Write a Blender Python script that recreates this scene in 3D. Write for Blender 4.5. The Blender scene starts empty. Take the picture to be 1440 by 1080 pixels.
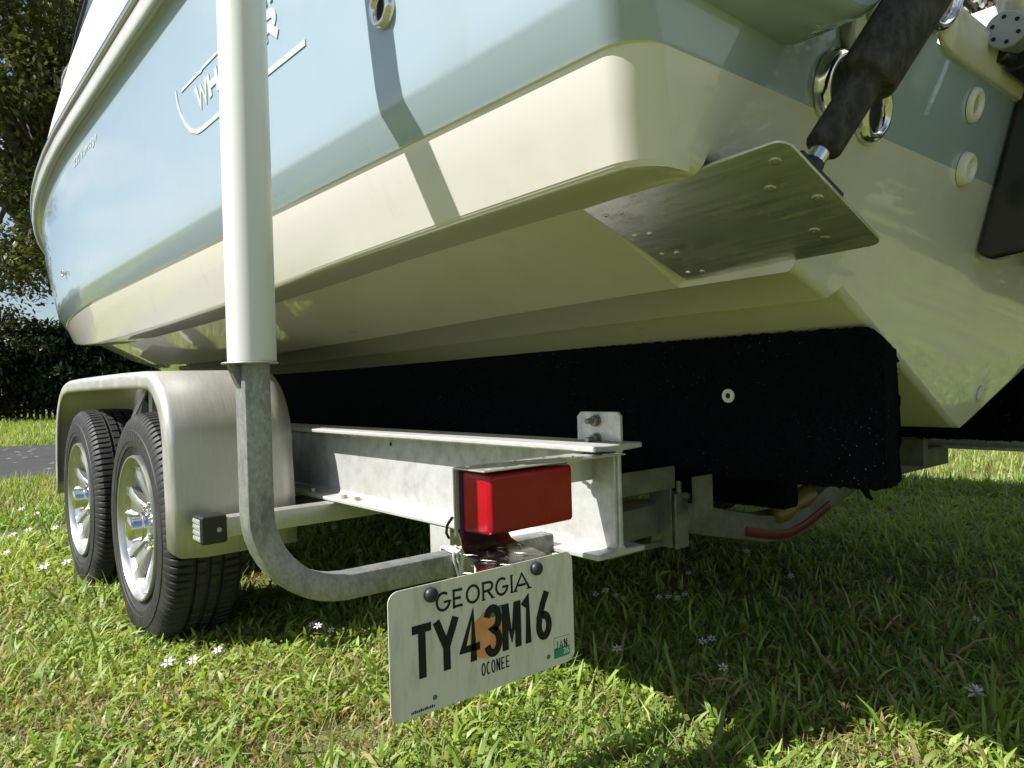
import bpy, bmesh, math, random
import numpy as np
from mathutils import Vector, Matrix
random.seed(7)
rng = np.random.default_rng(11)
R = math.radians
scene = bpy.context.scene
COL = scene.collection

# ------------------------------------------------------------------ camera
cam_d = bpy.data.cameras.new('camera')
cam = bpy.data.objects.new('camera', cam_d)
COL.objects.link(cam)
cam_d.sensor_width = 36.0
cam_d.lens = 26.0
cam_d.clip_start = 0.02
cam_d.clip_end = 400.0
cx = Vector((0.7643, -0.6441, -0.0300))
cy = Vector((0.0237, -0.0184, 0.9995))
cz = Vector((-0.6444, -0.7647, 0.0012))
m3 = Matrix((cx, cy, cz)).transposed()
cam.matrix_world = Matrix.Translation((0, 0, 0.675)) @ m3.to_4x4()
scene.camera = cam

# ------------------------------------------------------------------ sky, sun, exposure
SUN_EL, SUN_AZ = R(47.5), R(17.0)          # azimuth: turned towards the bow from straight off the port side
S = Vector((-math.cos(SUN_AZ) * math.cos(SUN_EL), math.sin(SUN_AZ) * math.cos(SUN_EL), math.sin(SUN_EL)))
world = bpy.data.worlds.new('World')
scene.world = world
world.use_nodes = True
wn, wl = world.node_tree.nodes, world.node_tree.links
wn.clear()
w_out = wn.new('ShaderNodeOutputWorld')
w_bg = wn.new('ShaderNodeBackground')
w_bg.inputs['Strength'].default_value = 0.062
sky = wn.new('ShaderNodeTexSky')
sky.sky_type = 'NISHITA'
sky.sun_disc = False
sky.sun_elevation = SUN_EL
sky.sun_rotation = math.atan2(S.x, S.y) % (2 * math.pi)
sky.air_density = 1.0
sky.dust_density = 0.6
sky.ozone_density = 1.2
w_tc = wn.new('ShaderNodeTexCoord')
w_map = wn.new('ShaderNodeMapping')
w_map.inputs['Scale'].default_value = (1.0, 1.0, 2.6)
w_nz = wn.new('ShaderNodeTexNoise')
w_nz.inputs['Scale'].default_value = 2.3
w_nz.inputs['Detail'].default_value = 7.0
w_nz.inputs['Roughness'].default_value = 0.58
w_rp = wn.new('ShaderNodeValToRGB')
w_rp.color_ramp.elements[0].position = 0.50
w_rp.color_ramp.elements[1].position = 0.63
w_mx = wn.new('ShaderNodeMix')
w_mx.data_type = 'RGBA'
w_mx.inputs['B'].default_value = (6.5, 6.6, 6.8, 1)
wl.new(w_tc.outputs['Generated'], w_map.inputs['Vector'])
wl.new(w_map.outputs['Vector'], w_nz.inputs['Vector'])
wl.new(w_nz.outputs['Fac'], w_rp.inputs['Fac'])
wl.new(w_rp.outputs['Color'], w_mx.inputs['Factor'])
wl.new(sky.outputs['Color'], w_mx.inputs['A'])
wl.new(w_mx.outputs['Result'], w_bg.inputs['Color'])
wl.new(w_bg.outputs['Background'], w_out.inputs['Surface'])

sun_d = bpy.data.lights.new('sun', 'SUN')
sun_d.energy = 4.7
sun_d.angle = R(0.53)
sun_d.color = (1.0, 0.97, 0.92)
sun = bpy.data.objects.new('sun', sun_d)
COL.objects.link(sun)
sun.location = S * 30
sun.rotation_euler = S.to_track_quat('Z', 'Y').to_euler()

vs = scene.view_settings
vs.view_transform = 'Standard'
vs.look = 'None'
vs.exposure = 0.88
vs.gamma = 1.0
vs.use_curve_mapping = False
scene.cycles.max_bounces = 10
scene.cycles.diffuse_bounces = 5
scene.cycles.glossy_bounces = 5
scene.cycles.transparent_max_bounces = 8
scene.cycles.caustics_reflective = False
scene.cycles.caustics_refractive = False

# ------------------------------------------------------------------ materials
def mat(name, base, rough=0.5, metal=0.0, coat=0.0, coat_r=0.03, spec=0.5, trans=0.0):
    m = bpy.data.materials.new(name)
    m.use_nodes = True
    p = m.node_tree.nodes['Principled BSDF']
    p.inputs['Base Color'].default_value = (*base, 1)
    p.inputs['Roughness'].default_value = rough
    p.inputs['Metallic'].default_value = metal
    p.inputs['Coat Weight'].default_value = coat
    p.inputs['Coat Roughness'].default_value = coat_r
    p.inputs['Specular IOR Level'].default_value = spec
    p.inputs['Transmission Weight'].default_value = trans
    return m

def nodes(m):
    return m.node_tree.nodes, m.node_tree.links, m.node_tree.nodes['Principled BSDF']

def coords(m, scale=(1, 1, 1)):
    n, l, p = nodes(m)
    tc = n.new('ShaderNodeTexCoord')
    mp = n.new('ShaderNodeMapping')
    mp.inputs['Scale'].default_value = scale
    l.new(tc.outputs['Object'], mp.inputs['Vector'])
    return mp.outputs['Vector']

def noise(m, vec, scale, detail=4, rough=0.55):
    n, l, p = nodes(m)
    t = n.new('ShaderNodeTexNoise')
    t.inputs['Scale'].default_value = scale
    t.inputs['Detail'].default_value = detail
    t.inputs['Roughness'].default_value = rough
    l.new(vec, t.inputs['Vector'])
    return t.outputs['Fac']

def ramp(m, fac, stops):
    n, l, p = nodes(m)
    r = n.new('ShaderNodeValToRGB')
    e = r.color_ramp.elements
    while len(e) < len(stops):
        e.new(0.5)
    for el, (pos, c) in zip(e, stops):
        el.position = pos
        el.color = (*c, 1) if len(c) == 3 else c
    l.new(fac, r.inputs['Fac'])
    return r.outputs['Color']

def mixc(m, fac, a, b, blend='MIX'):
    n, l, p = nodes(m)
    x = n.new('ShaderNodeMix')
    x.data_type = 'RGBA'
    x.blend_type = blend
    for s, v in (('Factor', fac), ('A', a), ('B', b)):
        if isinstance(v, (int, float)):
            x.inputs[s].default_value = v
        elif isinstance(v, tuple):
            x.inputs[s].default_value = (*v, 1)
        else:
            l.new(v, x.inputs[s])
    return x.outputs['Result']

def bump(m, h, strength=0.2, dist=0.002):
    n, l, p = nodes(m)
    b = n.new('ShaderNodeBump')
    b.inputs['Strength'].default_value = strength
    b.inputs['Distance'].default_value = dist
    l.new(h, b.inputs['Height'])
    l.new(b.outputs['Normal'], p.inputs['Normal'])

def setc(m, out):
    n, l, p = nodes(m)
    l.new(out, p.inputs['Base Color'])

def setr(m, out):
    n, l, p = nodes(m)
    l.new(out, p.inputs['Roughness'])

def g(v):
    return (v, v, v)

def gelcoat(name, base, dirt, amount):
    m = mat(name, base, 0.32, 0, 0.95, 0.03)
    v = coords(m)
    d = noise(m, v, 3.0, 8, 0.65)
    d2 = noise(m, coords(m, (1, 1, 0.25)), 16.0, 5, 0.6)
    f = ramp(m, d, [(0.50, g(0)), (0.78, g(amount))])
    c = mixc(m, f, base, dirt)
    f2 = ramp(m, d2, [(0.60, g(0)), (0.75, g(amount * 0.7))])
    setc(m, mixc(m, f2, c, dirt))
    setr(m, ramp(m, d, [(0.3, g(0.26)), (0.8, g(0.42))]))
    n, l, p = nodes(m)
    b = n.new('ShaderNodeBump')
    b.inputs['Strength'].default_value = 0.12
    b.inputs['Distance'].default_value = 0.004
    l.new(noise(m, v, 4.5, 1, 0.4), b.inputs['Height'])
    l.new(b.outputs['Normal'], p.inputs['Coat Normal'])
    return m

M = {}
M['blue'] = gelcoat('gelcoat_pale_blue', (0.335, 0.425, 0.485), (0.27, 0.36, 0.39), 0.35)
M['cream'] = gelcoat('gelcoat_cream', (0.73, 0.70, 0.645), (0.54, 0.47, 0.36), 0.40)
M['white'] = gelcoat('deck_white', (0.78, 0.78, 0.75), (0.6, 0.58, 0.5), 0.2)
nodes(M['white'])[2].inputs['Coat Weight'].default_value = 0.1
nodes(M['white'])[2].inputs['Specular IOR Level'].default_value = 0.25

m = M['letter'] = mat('raised_letter_cream', (0.48, 0.52, 0.52), 0.45)
m = M['chrome'] = mat('polished_steel', (0.72, 0.71, 0.68), 0.12, 1.0)
m = M['dark'] = mat('dark_hole', (0.01, 0.01, 0.01), 0.8)

m = M['alu'] = mat('brushed_aluminium', (0.62, 0.60, 0.55), 0.42, 0.62)
v = coords(m, (150, 5, 5))
s = noise(m, v, 3.0, 3, 0.6)
big = noise(m, coords(m), 5.0, 5, 0.6)
c = ramp(m, s, [(0.3, (0.47, 0.46, 0.43)), (0.7, (0.59, 0.58, 0.55))])
setc(m, mixc(m, ramp(m, big, [(0.4, g(0)), (0.75, g(0.5))]), c, (0.47, 0.44, 0.38)))
setr(m, ramp(m, s, [(0.3, g(0.36)), (0.7, g(0.52))]))
spots = noise(m, coords(m), 55, 6, 0.8)
n, l, p = nodes(m)
cur = p.inputs['Base Color'].links[0].from_socket
setc(m, mixc(m, ramp(m, spots, [(0.60, g(0)), (0.70, g(0.45))]), cur, (0.34, 0.31, 0.25)))
dents = noise(m, coords(m), 7, 2, 0.5)
bump(m, mixc(m, 0.06, dents, s), 0.25, 0.006)

m = M['beam'] = mat('weathered_aluminium', (0.6, 0.6, 0.57), 0.55, 0.45)
v = coords(m)
a = noise(m, v, 26, 8, 0.7)
b2 = noise(m, coords(m, (1, 0.35, 1)), 7, 6, 0.65)
c = ramp(m, a, [(0.32, (0.40, 0.40, 0.39)), (0.5, (0.56, 0.56, 0.545)), (0.7, (0.68, 0.68, 0.665))])
setc(m, mixc(m, ramp(m, b2, [(0.5, g(0)), (0.72, g(0.5))]), c, (0.44, 0.40, 0.31)))
setr(m, ramp(m, a, [(0.3, g(0.65)), (0.7, g(0.45))]))
bump(m, a, 0.15, 0.001)

m = M['shade_galv'] = mat('shade_darkened_galvanised', (0.3, 0.29, 0.24), 0.6, 0.35)  # galvanised base darkened to stand in for shade under the boat
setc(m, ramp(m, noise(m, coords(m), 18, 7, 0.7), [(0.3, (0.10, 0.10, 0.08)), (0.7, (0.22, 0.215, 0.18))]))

m = M['galv'] = mat('galvanised_steel', (0.5, 0.5, 0.48), 0.5, 0.6)
n, l, p = nodes(m)
vo = n.new('ShaderNodeTexVoronoi')
vo.inputs['Scale'].default_value = 300
l.new(coords(m, (1, 1, 0.6)), vo.inputs['Vector'])
sep = n.new('ShaderNodeSeparateColor')
l.new(vo.outputs['Color'], sep.inputs['Color'])
c = ramp(m, sep.outputs['Red'], [(0, (0.27, 0.28, 0.27)), (1, (0.37, 0.38, 0.36))])
w = noise(m, coords(m, (1, 1, 0.5)), 22, 7, 0.7)
setc(m, mixc(m, ramp(m, w, [(0.48, g(0)), (0.62, g(0.85))]), c, (0.17, 0.175, 0.15)))
setr(m, ramp(m, w, [(0.3, g(0.42)), (0.7, g(0.65))]))
bump(m, w, 0.15, 0.001)

m = M['pvc'] = mat('white_pvc', (0.74, 0.74, 0.70), 0.38)
w = noise(m, coords(m, (1, 1, 0.15)), 18, 6, 0.6)
setc(m, mixc(m, ramp(m, w, [(0.52, g(0)), (0.72, g(0.4))]), (0.70, 0.70, 0.69), (0.52, 0.50, 0.45)))

m = M['rubber'] = mat('tyre_rubber', (0.035, 0.034, 0.033), 0.62)
w = noise(m, coords(m), 14, 7, 0.65)
setc(m, ramp(m, w, [(0.35, (0.012, 0.012, 0.012)), (0.7, (0.034, 0.033, 0.031))]))
bump(m, noise(m, coords(m), 180, 3), 0.2, 0.0008)

m = M['rim'] = mat('machined_alloy', (0.56, 0.56, 0.54), 0.33, 0.9)
w = noise(m, coords(m), 12, 5)
setr(m, ramp(m, w, [(0.3, g(0.28)), (0.7, g(0.42))]))

m = M['carpet'] = mat('black_carpet', (0.008, 0.009, 0.012), 1.0, spec=0.1)
w = noise(m, coords(m), 220, 3)
c = ramp(m, w, [(0.3, (0.0015, 0.002, 0.003)), (0.75, (0.006, 0.008, 0.012))])
n, l, p = nodes(m)
vo = n.new('ShaderNodeTexVoronoi')
vo.inputs['Scale'].default_value = 150
l.new(coords(m), vo.inputs['Vector'])
sp = ramp(m, vo.outputs['Distance'], [(0.09, g(1)), (0.13, g(0))])
patch = ramp(m, noise(m, coords(m), 5.5, 5, 0.7), [(0.46, g(0)), (0.62, g(0.9))])
sep = n.new('ShaderNodeSeparateColor')
l.new(vo.outputs['Color'], sep.inputs['Color'])
keep = ramp(m, sep.outputs['Green'], [(0.50, g(0)), (0.52, g(1))])
setc(m, mixc(m, mixc(m, 1.0, mixc(m, 1.0, sp, patch, 'MULTIPLY'), keep, 'MULTIPLY'), c, (0.45, 0.46, 0.45)))
bump(m, w, 0.9, 0.004)

m = M['lens'] = mat('red_lens', (0.33, 0.003, 0.013), 0.1, 0, 0.0, 0.05, spec=0.35)
nodes(m)[2].inputs['Subsurface Weight'].default_value = 0.0
nodes(m)[2].inputs['Subsurface Radius'].default_value = (0.03, 0.002, 0.002)
w = noise(m, coords(m), 30, 5)
setr(m, ramp(m, w, [(0.4, g(0.07)), (0.8, g(0.2))]))
wv = nodes(m)[0].new('ShaderNodeTexWave')
wv.inputs['Scale'].default_value = 60
wv.inputs['Distortion'].default_value = 1.5
nodes(m)[1].new(coords(m), wv.inputs['Vector'])
bump(m, wv.outputs['Fac'], 0.12, 0.0012)
M['satin'] = mat('satin_sheet', (0.66, 0.65, 0.60), 0.42, 0.8)
m = M['tread'] = mat('diamond_plate', (0.74, 0.73, 0.68), 0.2, 1.0)
setr(m, ramp(m, noise(m, coords(m), 40, 5), [(0.4, g(0.13)), (0.8, g(0.38))]))
M['black'] = mat('black_plastic', (0.02, 0.02, 0.021), 0.45)
M['gasket'] = mat('black_gasket', (0.012, 0.012, 0.012), 0.7)
M['white_plastic'] = mat('white_plastic', (0.76, 0.75, 0.68), 0.4)
M['bore_shade'] = mat('shaded_bore_cream', (0.42, 0.38, 0.28), 0.6)  # cream darkened to paint recess shade into the outlet bores
M['bolt'] = mat('zinc_bolt', (0.5, 0.48, 0.45), 0.4, 0.9)
M['rusty'] = mat('dull_bolt', (0.22, 0.21, 0.20), 0.5, 0.7)

m = M['plate'] = mat('plate_paint', (0.72, 0.70, 0.60), 0.35)
w = noise(m, coords(m, (1.0, 1, 0.22)), 60, 4, 0.6)
c = ramp(m, w, [(0.36, (0.60, 0.58, 0.49)), (0.52, (0.72, 0.70, 0.63)), (0.64, (0.70, 0.67, 0.57)), (0.74, (0.54, 0.49, 0.36))])
setc(m, c)
M['ink'] = mat('plate_ink', (0.010, 0.012, 0.011), 0.55, spec=0.25)
m = M['peach'] = mat('peach_print', (0.75, 0.30, 0.12), 0.4)
setc(m, ramp(m, noise(m, coords(m), 45, 4), [(0.3, (0.66, 0.24, 0.09)), (0.7, (0.80, 0.38, 0.18))]))
M['leafink'] = mat('leaf_print', (0.05, 0.16, 0.12), 0.45)
M['green_ink'] = mat('sticker_green', (0.03, 0.25, 0.16), 0.4)
M['white_ink'] = mat('sticker_white', (0.75, 0.76, 0.72), 0.4)

m = M['sleeve'] = mat('black_rubber_sleeve', (0.03, 0.027, 0.025), 0.8)
w = noise(m, coords(m, (1, 1, 0.5)), 60, 6, 0.7)
setc(m, ramp(m, w, [(0.4, (0.016, 0.015, 0.014)), (0.72, (0.085, 0.076, 0.066))]))
bump(m, w, 0.5, 0.002)
m = M['steel'] = mat('brushed_steel_tab', (0.52, 0.50, 0.45), 0.34, 0.92)
w = noise(m, coords(m, (40, 2, 6)), 3, 4)
st = noise(m, coords(m, (1, .7, 1)), 11, 9, 0.78)
blot = ramp(m, st, [(0.50, g(0)), (0.62, g(0.6))])
setc(m, mixc(m, blot, ramp(m, w, [(0.3, (0.66, 0.66, 0.65)), (0.7, (0.76, 0.76, 0.75))]), (0.28, 0.25, 0.20)))
setr(m, mixc(m, blot, ramp(m, w, [(0.3, g(0.28)), (0.7, g(0.38))]), g(0.6)))
M['gray'] = mat('grey_cast_metal', (0.33, 0.35, 0.39), 0.5, 0.5)
M['motor_black'] = mat('motor_black', (0.012, 0.012, 0.013), 0.35, 0, 0.4)
M['motor_white'] = mat('motor_white', (0.78, 0.79, 0.78), 0.25, 0, 0.7)
M['glass'] = mat('tinted_glass', (0.02, 0.03, 0.035), 0.05, 0, 0, spec=0.8)
M['amber'] = mat('amber_roller', (0.16, 0.11, 0.02), 0.4)
M['red_tape'] = mat('red_reflector', (0.11, 0.004, 0.007), 0.4)
M['cord'] = mat('white_cord', (0.7, 0.69, 0.64), 0.8)
M['wire'] = mat('wire_insulation', (0.30, 0.26, 0.14), 0.5)

def leaf_mat(name, rough=0.45, trans=0.35):
    m = bpy.data.materials.new(name)
    m.use_nodes = True
    n, l, p = nodes(m)
    at = n.new('ShaderNodeAttribute')
    at.attribute_name = 'tint'
    l.new(at.outputs['Color'], p.inputs['Base Color'])
    p.inputs['Roughness'].default_value = rough
    t = n.new('ShaderNodeBsdfTranslucent')
    mul = n.new('ShaderNodeMix')
    mul.data_type = 'RGBA'
    mul.blend_type = 'MULTIPLY'
    mul.inputs['Factor'].default_value = 1.0
    mul.inputs['B'].default_value = (1.25, 1.15, 0.55, 1)
    l.new(at.outputs['Color'], mul.inputs['A'])
    l.new(mul.outputs['Result'], t.inputs['Color'])
    mx = n.new('ShaderNodeMixShader')
    mx.inputs['Fac'].default_value = trans
    l.new(p.outputs['BSDF'], mx.inputs[1])
    l.new(t.outputs['BSDF'], mx.inputs[2])
    l.new(mx.outputs['Shader'], n['Material Output'].inputs['Surface'])
    return m

M['grass'] = leaf_mat('grass_blade', 0.5, 0.45)
M['leaf'] = leaf_mat('tree_leaf', 0.38, 0.25)
m = M['bark'] = mat('bark', (0.10, 0.08, 0.06), 0.9)
setc(m, ramp(m, noise(m, coords(m, (1, 1, 0.3)), 9, 7, 0.7), [(0.3, (0.05, 0.04, 0.03)), (0.7, (0.17, 0.14, 0.11))]))
m = M['fence'] = mat('fence_wood', (0.14, 0.11, 0.08), 0.9)
setc(m, ramp(m, noise(m, coords(m, (4, 4, 0.4)), 8, 6), [(0.3, (0.08, 0.06, 0.045)), (0.7, (0.22, 0.17, 0.13))]))
m = M['asphalt'] = mat('asphalt', (0.05, 0.05, 0.052), 0.9)
w = noise(m, coords(m), 60, 6, 0.8)
setc(m, mixc(m, ramp(m, noise(m, coords(m), 9, 8, 0.8), [(0.68, g(0)), (0.72, g(0.6))]), ramp(m, w, [(0.3, (0.022, 0.022, 0.023)), (0.7, (0.050, 0.050, 0.051))]), (0.4, 0.38, 0.33)))
bump(m, w, 0.4, 0.01)
vo = nodes(m)[0].new('ShaderNodeTexVoronoi')
vo.inputs['Scale'].default_value = 5
nodes(m)[1].new(coords(m), vo.inputs['Vector'])
cur = nodes(m)[2].inputs['Base Color'].links[0].from_socket
lit = mixc(m, ramp(m, vo.outputs['Distance'], [(0.10, g(1)), (0.16, g(0))]), cur, (0.40, 0.36, 0.28))
setc(m, mixc(m, ramp(m, noise(m, coords(m), 1.1, 4), [(0.35, g(0)), (0.7, g(0.35))]), lit, (0.085, 0.082, 0.078)))
m = M['gravel'] = mat('pale_gravel', (0.42, 0.34, 0.28), 0.95)
setc(m, ramp(m, noise(m, coords(m), 30, 6, 0.8), [(0.3, (0.28, 0.22, 0.17)), (0.7, (0.55, 0.46, 0.40))]))
m = M['soil'] = mat('lawn_soil', (0.08, 0.07, 0.03), 1.0)
w = noise(m, coords(m), 40, 8, 0.75)
w2 = noise(m, coords(m), 1.7, 5, 0.6)
c = ramp(m, w, [(0.30, (0.05, 0.042, 0.022)), (0.5, (0.13, 0.105, 0.058)), (0.68, (0.26, 0.21, 0.13))])
setc(m, mixc(m, ramp(m, w2, [(0.42, g(0.15)), (0.62, g(0.75))]), c, (0.20, 0.27, 0.06)))
bump(m, w, 0.8, 0.02)
M['petal'] = leaf_mat('flower_petal', 0.5, 0.25)

# ------------------------------------------------------------------ mesh tools (world coordinates)
ORG = {}
class MB:
    def __init__(s):
        s.v, s.f, s.mi = [], [], []
        s.cur = 0
    def add(s, verts, faces):
        o = len(s.v)
        s.v += [tuple(p) for p in verts]
        s.f += [tuple(i + o for i in q) for q in faces]
        s.mi += [s.cur] * len(faces)
        return s
    def box(s, a, b, mtx=None):
        vs_ = [Vector((x, y, z)) for z in (a[2], b[2]) for y in (a[1], b[1]) for x in (a[0], b[0])]
        if mtx:
            vs_ = [mtx @ q for q in vs_]
        return s.add(vs_, [(0, 2, 3, 1), (4, 5, 7, 6), (0, 1, 5, 4), (2, 6, 7, 3), (0, 4, 6, 2), (1, 3, 7, 5)])
    def prism(s, poly, fn):
        """poly 2D; fn(u, v, e) -> 3D for e = 0, 1"""
        n = len(poly)
        vs_ = [fn(u, v, 0) for u, v in poly] + [fn(u, v, 1) for u, v in poly]
        fs = [tuple(range(n - 1, -1, -1)), tuple(range(n, 2 * n))]
        fs += [(i, (i + 1) % n, n + (i + 1) % n, n + i) for i in range(n)]
        return s.add(vs_, fs)
    def rings(s, rows, closed=True, caps=(False, False)):
        n = len(rows[0])
        vs_ = [p for r in rows for p in r]
        fs = []
        for i in range(len(rows) - 1):
            for j in range(n if closed else n - 1):
                k = (j + 1) % n
                fs.append((i * n + j, i * n + k, (i + 1) * n + k, (i + 1) * n + j))
        if caps[0]:
            fs.append(tuple(range(n - 1, -1, -1)))
        if caps[1]:
            fs.append(tuple((len(rows) - 1) * n + j for j in range(n)))
        return s.add(vs_, fs)
    def lathe(s, prof, org, axis, n=32, caps=(False, False)):
        """prof: (r, h) pairs, h along axis"""
        a = Vector(axis).normalized()
        q = a.orthogonal().normalized()
        w_ = a.cross(q)
        o = Vector(org)
        rows = [[o + a * h + (q * math.cos(t) + w_ * math.sin(t)) * r for t in [2 * math.pi * i / n for i in range(n)]] for r, h in prof]
        return s.rings(rows, True, caps)
    def cyl(s, a, b, r, n=20, r2=None):
        a, b = Vector(a), Vector(b)
        return s.lathe([(r, 0), (r if r2 is None else r2, (b - a).length)], a, b - a, n, (True, True))
    def tube(s, pts, r, n=10):
        pts = [Vector(p) for p in pts]
        rows = []
        q = None
        for i, p in enumerate(pts):
            t = (pts[min(i + 1, len(pts) - 1)] - pts[max(i - 1, 0)]).normalized()
            q = t.orthogonal().normalized() if q is None else (q - t * q.dot(t)).normalized()
            w_ = t.cross(q)
            rows.append([p + (q * math.cos(2 * math.pi * j / n) + w_ * math.sin(2 * math.pi * j / n)) * (r[i] if isinstance(r, (list, tuple)) else r) for j in range(n)])
        return s.rings(rows, True, (True, True))
    def torus(s, org, axis, r1, r2, n=36, k=12):
        return s.lathe([(r1 + r2 * math.cos(t), r2 * math.sin(t)) for t in [2 * math.pi * i / k for i in range(k + 1)]], org, axis, n)

def org_of(o):
    return ORG.get(o.name, Vector((0, 0, 0))) if o else Vector((0, 0, 0))

def obj(name, mb, material, parent=None, smooth=30, bevel=0.0, base=None, segs=2, axis=None):
    base = Vector(base) if base is not None else (org_of(parent) if parent else Vector((0, 0, 0)))
    me = bpy.data.meshes.new(name)
    me.from_pydata([(p[0] - base.x, p[1] - base.y, p[2] - base.z) for p in mb.v], [], mb.f)
    for mm in (material if isinstance(material, (list, tuple)) else [material]):
        me.materials.append(mm)
    me.polygons.foreach_set('material_index', mb.mi)
    bm = bmesh.new()
    bm.from_mesh(me)
    bmesh.ops.remove_doubles(bm, verts=bm.verts, dist=1e-6)
    bmesh.ops.recalc_face_normals(bm, faces=bm.faces)
    if axis:                                        # open shells: make each half face away from an axis along y
        ax_ = Vector((axis[0] - base.x, 0, axis[1] - base.z))
        for sg in (-1, 1):
            half = [f for f in bm.faces if (f.calc_center_median().x - ax_.x) * sg > 0]
            tot = 0.0
            for f in half:
                c = f.calc_center_median()
                c.y = 0
                tot += f.calc_area() * f.normal.dot((c - ax_).normalized())
            if tot < 0:
                for f in half:
                    f.normal_flip()
    bm.to_mesh(me)
    bm.free()
    if smooth:
        me.shade_smooth()
        me.set_sharp_from_angle(angle=R(smooth))
    o = bpy.data.objects.new(name, me)
    COL.objects.link(o)
    if parent:
        o.parent = parent
        o.location = base - org_of(parent)
    else:
        o.location = base
    ORG[o.name] = base
    if bevel:
        b = o.modifiers.new('bevel', 'BEVEL')
        b.width = bevel
        b.segments = segs
        b.limit_method = 'ANGLE'
        b.angle_limit = R(35)
        b.harden_normals = False
    return o

def empty(name, loc, parent=None):
    o = bpy.data.objects.new(name, None)
    o.empty_display_size = 0.1
    COL.objects.link(o)
    if parent:
        o.parent = parent
    o.location = Vector(loc) - org_of(parent)
    ORG[o.name] = Vector(loc)
    return o

def tag(o, label=None, cat=None, group=None, kind=None):
    if label: o['label'] = label
    if cat: o['category'] = cat
    if group: o['group'] = group
    if kind: o['kind'] = kind
    return o

def np_mesh(name, V, F, material, tint=None, parent=None, base=(0, 0, 0), smooth=True):
    """V (n,3), F (m,k) numpy; tint (n,3) per vertex"""
    me = bpy.data.meshes.new(name)
    V = np.asarray(V, np.float32) - np.asarray(base, np.float32)
    k = F.shape[1]
    me.vertices.add(len(V))
    me.vertices.foreach_set('co', V.ravel())
    me.loops.add(F.size)
    me.loops.foreach_set('vertex_index', F.astype(np.int32).ravel())
    me.polygons.add(len(F))
    me.polygons.foreach_set('loop_start', np.arange(0, F.size, k, dtype=np.int32))
    me.polygons.foreach_set('loop_total', np.full(len(F), k, np.int32))
    me.update(calc_edges=True)
    if tint is not None:
        ca = me.color_attributes.new('tint', 'FLOAT_COLOR', 'POINT')
        ca.data.foreach_set('color', np.concatenate([tint, np.ones((len(tint), 1))], 1).astype(np.float32).ravel())
    me.materials.append(material)
    if smooth:
        me.shade_smooth()
    o = bpy.data.objects.new(name, me)
    COL.objects.link(o)
    if parent:
        o.parent = parent
        o.location = Vector(base) - org_of(parent)
    else:
        o.location = base
    ORG[o.name] = Vector(base)
    return o

# stroke lettering: polylines in a unit cell -> thick raised ribbons
def ribbon(mb, pts, w, fn, z0, z1):
    P = [Vector((a, b)) for a, b in pts]
    closed = (P[0] - P[-1]).length < 1e-6
    if closed:
        P = P[:-1]
    n = len(P)
    Lf, Rt = [], []
    for i in range(n):
        a = P[i - 1] if (i > 0 or closed) else None
        b = P[(i + 1) % n] if (i < n - 1 or closed) else None
        d1 = (P[i] - a).normalized() if a is not None else None
        d2 = (b - P[i]).normalized() if b is not None else None
        d1 = d1 or d2
        d2 = d2 or d1
        n1, n2 = Vector((-d1.y, d1.x)), Vector((-d2.y, d2.x))
        mm = n1 + n2
        if mm.length < 1e-4:
            mm = n1
        mm.normalize()
        mm = mm * min((w / 2) / max(mm.dot(n1), 0.35), w * .66)
        Lf.append(P[i] + mm)
        Rt.append(P[i] - mm)
    rows = []
    for q, r_ in zip(Lf, Rt):
        rows.append([fn(q.x, q.y, z0), fn(q.x, q.y, z1), fn(r_.x, r_.y, z1), fn(r_.x, r_.y, z0)])
    if closed:
        rows.append(rows[0])
    mb.rings(rows, True, (not closed, not closed))

def arc(cx_, cy_, rx, ry, a0, a1, n=10):
    return [(cx_ + rx * math.cos(R(a0 + (a1 - a0) * i / n)), cy_ + ry * math.sin(R(a0 + (a1 - a0) * i / n))) for i in range(n + 1)]

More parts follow.
